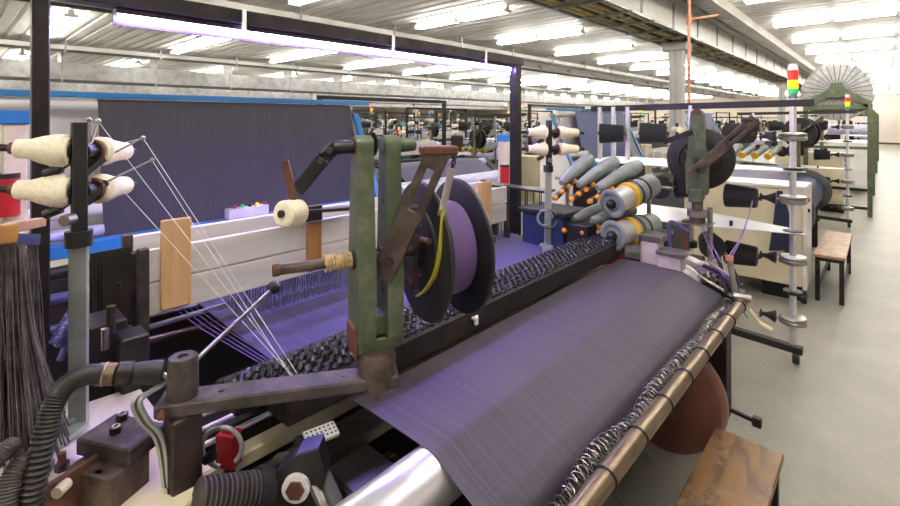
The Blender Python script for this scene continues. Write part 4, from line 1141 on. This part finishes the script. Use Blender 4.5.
# ------------------------------------------------------------------ green gable frame with the wire wheel
gy = 11.25
t = thing('gable_frame', 'green gable-shaped machine frame at the end of the aisle row', 'frame', (-.7, gy, 0))
gxr, gxl = -.18, -1.10
for x in (gxr, gxl):
    MB().bx(x-.035, x+.035, gy-.035, gy+.035, 0, 2.02, .004).build('post', 'green', t)
gm = (gxr+gxl)/2
for x in (gxl, gxr):
    MB().bar((x, gy, 2.0), (gm, gy, 2.30), .06, .13, bev=.005).build('rafter', 'green', t)
MB().bx(gxl, gxr, gy-.03, gy+.03, 1.92, 2.02, .004).build('tie_beam', 'green', t)
MB().prism([(gm-.16, gy-.035, 2.15), (gm+.16, gy-.035, 2.15), (gm+.08, gy-.035, 2.42), (gm-.08, gy-.035, 2.42)], (0, .03, 0)).build('gusset', 'green', t)
for z in (.12, .45, 1.2): MB().bx(gxl, gxr, gy-.02, gy+.02, z, z+.05).build('cross_rail', 'green' if z > 1 else 'blacksteel', t)
wh = thing('wire_wheel', 'large round wire wheel rising behind the green gable', 'wheel', (gm, gy+.12, 1.5))
wc = V((gm, gy+.10, 2.26))
for r_ in (.52, .34, .2): MB().torus(wc, (0, 1, 0), r_, .008 if r_ < .5 else .014, 56, 6).build('ring', 'steel', wh)
for k in range(30):
    a = 2*math.pi*k/30
    MB().cyl(wc + V((math.cos(a), 0, math.sin(a)))*.10, wc + V((math.cos(a), 0, math.sin(a)))*.52, .007, n=6).build('spoke', 'greydark', wh)
MB().cyl(wc - V((0, .04, 0)), wc + V((0, .10, 0)), .11, n=28).build('hub', 'whitep', wh)
MB().torus(wc - V((0, .03, 0)), (0, 1, 0), .12, .02, 32, 8).build('hub_ring', 'steel', wh)
MB().cyl(wc + V((0, .02, 0)), wc + V((0, .035, 0)), .505, n=56).build('back_disc', 'galv', wh)
for k in range(3):
    yy = gy + 3.2 + 6*k
    t = thing('gable_frame', ['second green machine frame behind the wire wheel', 'third green machine frame far down the row', 'last green machine frame near the far wall'][k], 'frame', (-.7, yy, 0))
    for x in (gxr, gxl): MB().bx(x-.035, x+.035, yy-.035, yy+.035, 0, 1.95, .004).build('post', 'green', t)
    MB().bx(gxl, gxr, yy-.03, yy+.03, 1.88, 1.98).build('tie_beam', 'green', t)
    MB().bx(gxl+.1, gxr-.1, yy+.05, yy+1.8, .2, 1.2, .01).build('machine_body', 'whitep', t)
    MB().cyl((gm-.35, yy+.02, 1.5), (gm+.4, yy+.02, 1.5), .12, n=16).build('roll', 'rollpale', t)

# ================================================================== looms across the hall
def far_loom():
    t = thing('distant_loom', '', 'loom', (0, 0, 0))
    for y in (-1.35, 1.20):
        MB().prism([(-2.3, y, 0), (-2.3, y, .8), (-1.6, y, 1.08), (-.8, y, 1.05), (-.45, y, .8), (-.45, y, 0)], (0, .15, 0)).build('side_frame', 'greydark', t)
    MB().cyl((-.40, -1.18, .62), (-.40, 1.18, .62), .24, n=24).build('cloth_roll', 'rollpale', t)
    MB().cyl((-.75, -1.18, .98), (-.75, 1.18, .98), .07, n=18).build('breast_roller', 'rollpale', t)
    MB().sheet([(-1.2, 1.04), (-.75, 1.055), (-.66, 1.02), (-.30, .80)], -1.0, 1.0, 2, .004).build('cloth', 'warp', t)
    for k in range(3):
        MB().bx(-1.75-.1*k, -1.72-.1*k, -1.1, 1.1, 1.10, 1.30 + .02*k).build('harness_frame', 'whiteboard', t)
    MB().bx(-1.30, -1.18, -1.15, 1.15, .95, 1.08).build('reed_beam', 'oily', t)
    MB().bx(-2.1, -1.0, -1.18, 1.18, .25, .85).build('bed', 'dark', t)
    # upright masts with small packages, rolls and boxes along the back of the loom
    rnd = random.Random(3)
    for k in range(9):
        x, y, h = -3.0 + .9*rnd.random(), -1.4 + 2.9*k/8, 1.45 + .55*rnd.random()
        MB().cyl((x, y, 0), (x, y, h), .014, n=6).build('mast', 'blacksteel' if k % 2 else 'steel', t)
        for q in range(3):
            z = h - .05 - .16*q
            MB().cyl((x+.02, y-.06, z), (x-.02, y+.08, z), .03, .045, 10).build('yarn_package', ['yarn_white', 'yarn_black', 'skyblue'][(k+q) % 3], t)
    for k in range(3):
        MB().cyl((-2.75+.16*k, -1.1, 1.12+.1*k), (-2.75+.16*k, 1.1, 1.12+.1*k), .06, n=16).build('back_roll', ['rollpale', 'whitep', 'violettube'][k], t)
    for k in range(4):
        MB().bx(-2.95, -2.7, -1.2+.7*k, -.9+.7*k, .5, .95+.12*(k % 2), .01).build('drive_case', ['bluedark', 'whitep', 'greydark', 'skyblue'][k], t)
    for y in (-1.25, 1.2): MB().bx(-3.0, -2.3, y, y+.05, 0, 1.05).build('rear_frame', 'greydark', t)
    # gantry
    for y in (-1.42, 1.42): MB().bx(-1.98, -1.92, y-.03, y+.03, 0, 2.12).build('gantry_post', 'blacksteel', t)
    MB().bx(-1.99, -1.91, -1.45, 1.45, 2.06, 2.12).build('gantry_beam', 'blacksteel', t)
    for y in (-1.25, 1.25):
        MB().lathe((-1.0, y, 1.38), (.2, 1, 0), [(0, .02), (0, .18), (.02, .18), (.02, .1), (.1, .1), (.1, .18), (.12, .18), (.12, .02)], 20).build('reel', 'black', t)
        MB().bar((-.98, y-.03, 1.0), (-.98, y-.03, 1.62), .06, .04).build('reel_upright', 'green', t)
        MB().bar((-1.15, y-.05, 1.25), (-.75, y-.05, 1.62), .04, .02).build('reel_lever', 'rustbar', t)
        MB().bar((-1.5, y, 1.0), (-1.5, y, 1.7), .03, .03).build('cone_mast', 'black', t)
        for z in (1.5, 1.62): MB().cyl((-1.42, y-.14, z), (-1.58, y+.14, z), .035, n=10).build('yarn_cone', 'yarn_white', t)
    # creel at the loom end
    for k in range(3):
        x = -.5 - .6*k
        MB().cyl((x, 2.0, 0), (x, 2.0, 1.8), .02, n=8).build('creel_pole', 'steel', t)
        for z in (.7, 1.15, 1.6): MB().cyl((x-.08, 2.0, z), (x-.30, 1.95, z), .07, .09, 14).build('creel_cone', 'yarn_black', t)
    MB().bx(-1.9, -.4, 1.97, 2.03, 1.8, 1.85).build('creel_bar', 'black', t)
    MB().bx(-1.8, -.5, 1.8, 2.2, 1.35, 1.356).build('creel_shelf', 'silver', t)
    for k in range(4):
        MB().cyl((-1.5+.18*k, 1.45, 1.15), (-1.4+.18*k, 1.8, 1.28), .05, n=12).build('weft_feeder', 'grey', t)
        MB().cyl((-1.5+.18*k, 1.44, 1.15), (-1.49+.18*k, 1.47, 1.16), .055, n=12).build('feeder_ring', 'yellow', t)
    MB().bx(-1.3, -.5, 2.5, 2.9, .1, 1.0, .01).build('cabinet', 'cream', t)
    MB().cyl((-.5, 2.0, 1.85), (-.5, 2.0, 1.9), .03, n=10).build('lamp_base', 'grey', t)
    for k, m in enumerate(('greenlamp', 'amberlamp', 'redlamp')):
        MB().cyl((-.5, 2.0, 1.901+.06*k), (-.5, 2.0, 1.955+.06*k), .03, n=10).build('lamp_lens', m, t)
    MB().bx(-2.28, -2.05, 1.36, 1.5, .9, 1.35, .01).build('control_panel', 'bluedark', t)
    MB().bx(-2.2, -2.1, -1.6, -1.5, 0, 1.5, .01).build('signal_post', 'cream', t)
    MB().cyl((-2.15, -1.63, 1.2), (-2.15, -1.63, 1.4), .05, n=12).build('signal_sleeve', 'red', t)
    return t
fl0 = far_loom()
rows = [(-4.55, 'distant loom in the row right behind the tall warp stands', 'looms in the second row', 7),
        (-9.1, 'distant loom in the third row across the hall', 'looms in the third row', 7),
        (-13.6, 'small distant loom in the fourth row across the hall', 'looms in the fourth row', 7),
        (-18.2, 'tiny distant loom toward the far side of the hall', 'looms at the far side', 6),
        (-22.8, 'tiny blurred loom in the farthest row', 'looms in the farthest row', 6)]
first = True
for x, lb, gr, n_ in rows:
    for k in range(1 if x > -5 else 0, n_):
        y = -.5 + 5.95*k
        lb2 = lb + ', ' + ['first', 'second', 'third', 'fourth', 'fifth', 'sixth', 'seventh'][k] + ' along'
        if first:
            fl0.location = (x, y, 0); fl0['label'] = lb2; fl0['group'] = gr; first = False
        else: dup(fl0, label=lb2, group=gr, loc=(x, y, 0))
# the next loom of the aisle row, without creel and curtain of its own
skip = ('creel', 'cabinet', 'lamp_', 'side_cheek', 'warp_curtain', 'blue_bar', 'signal', 'cloth_roll', 'control', 'reel', 'gantry', 'mast', 'yarn_package', 'back_roll', 'drive_case', 'rear_frame')
al = fl0.copy(); C.objects.link(al); al.location = (-.40, 7.5, 0); al['label'] = 'loom body of the aisle row behind the nearest beige cabinet'; al['group'] = 'looms of the aisle row'
for ch in list(fl0.children):
    if not ch.name.startswith(skip):
        c = ch.copy(); C.objects.link(c); c.parent = al
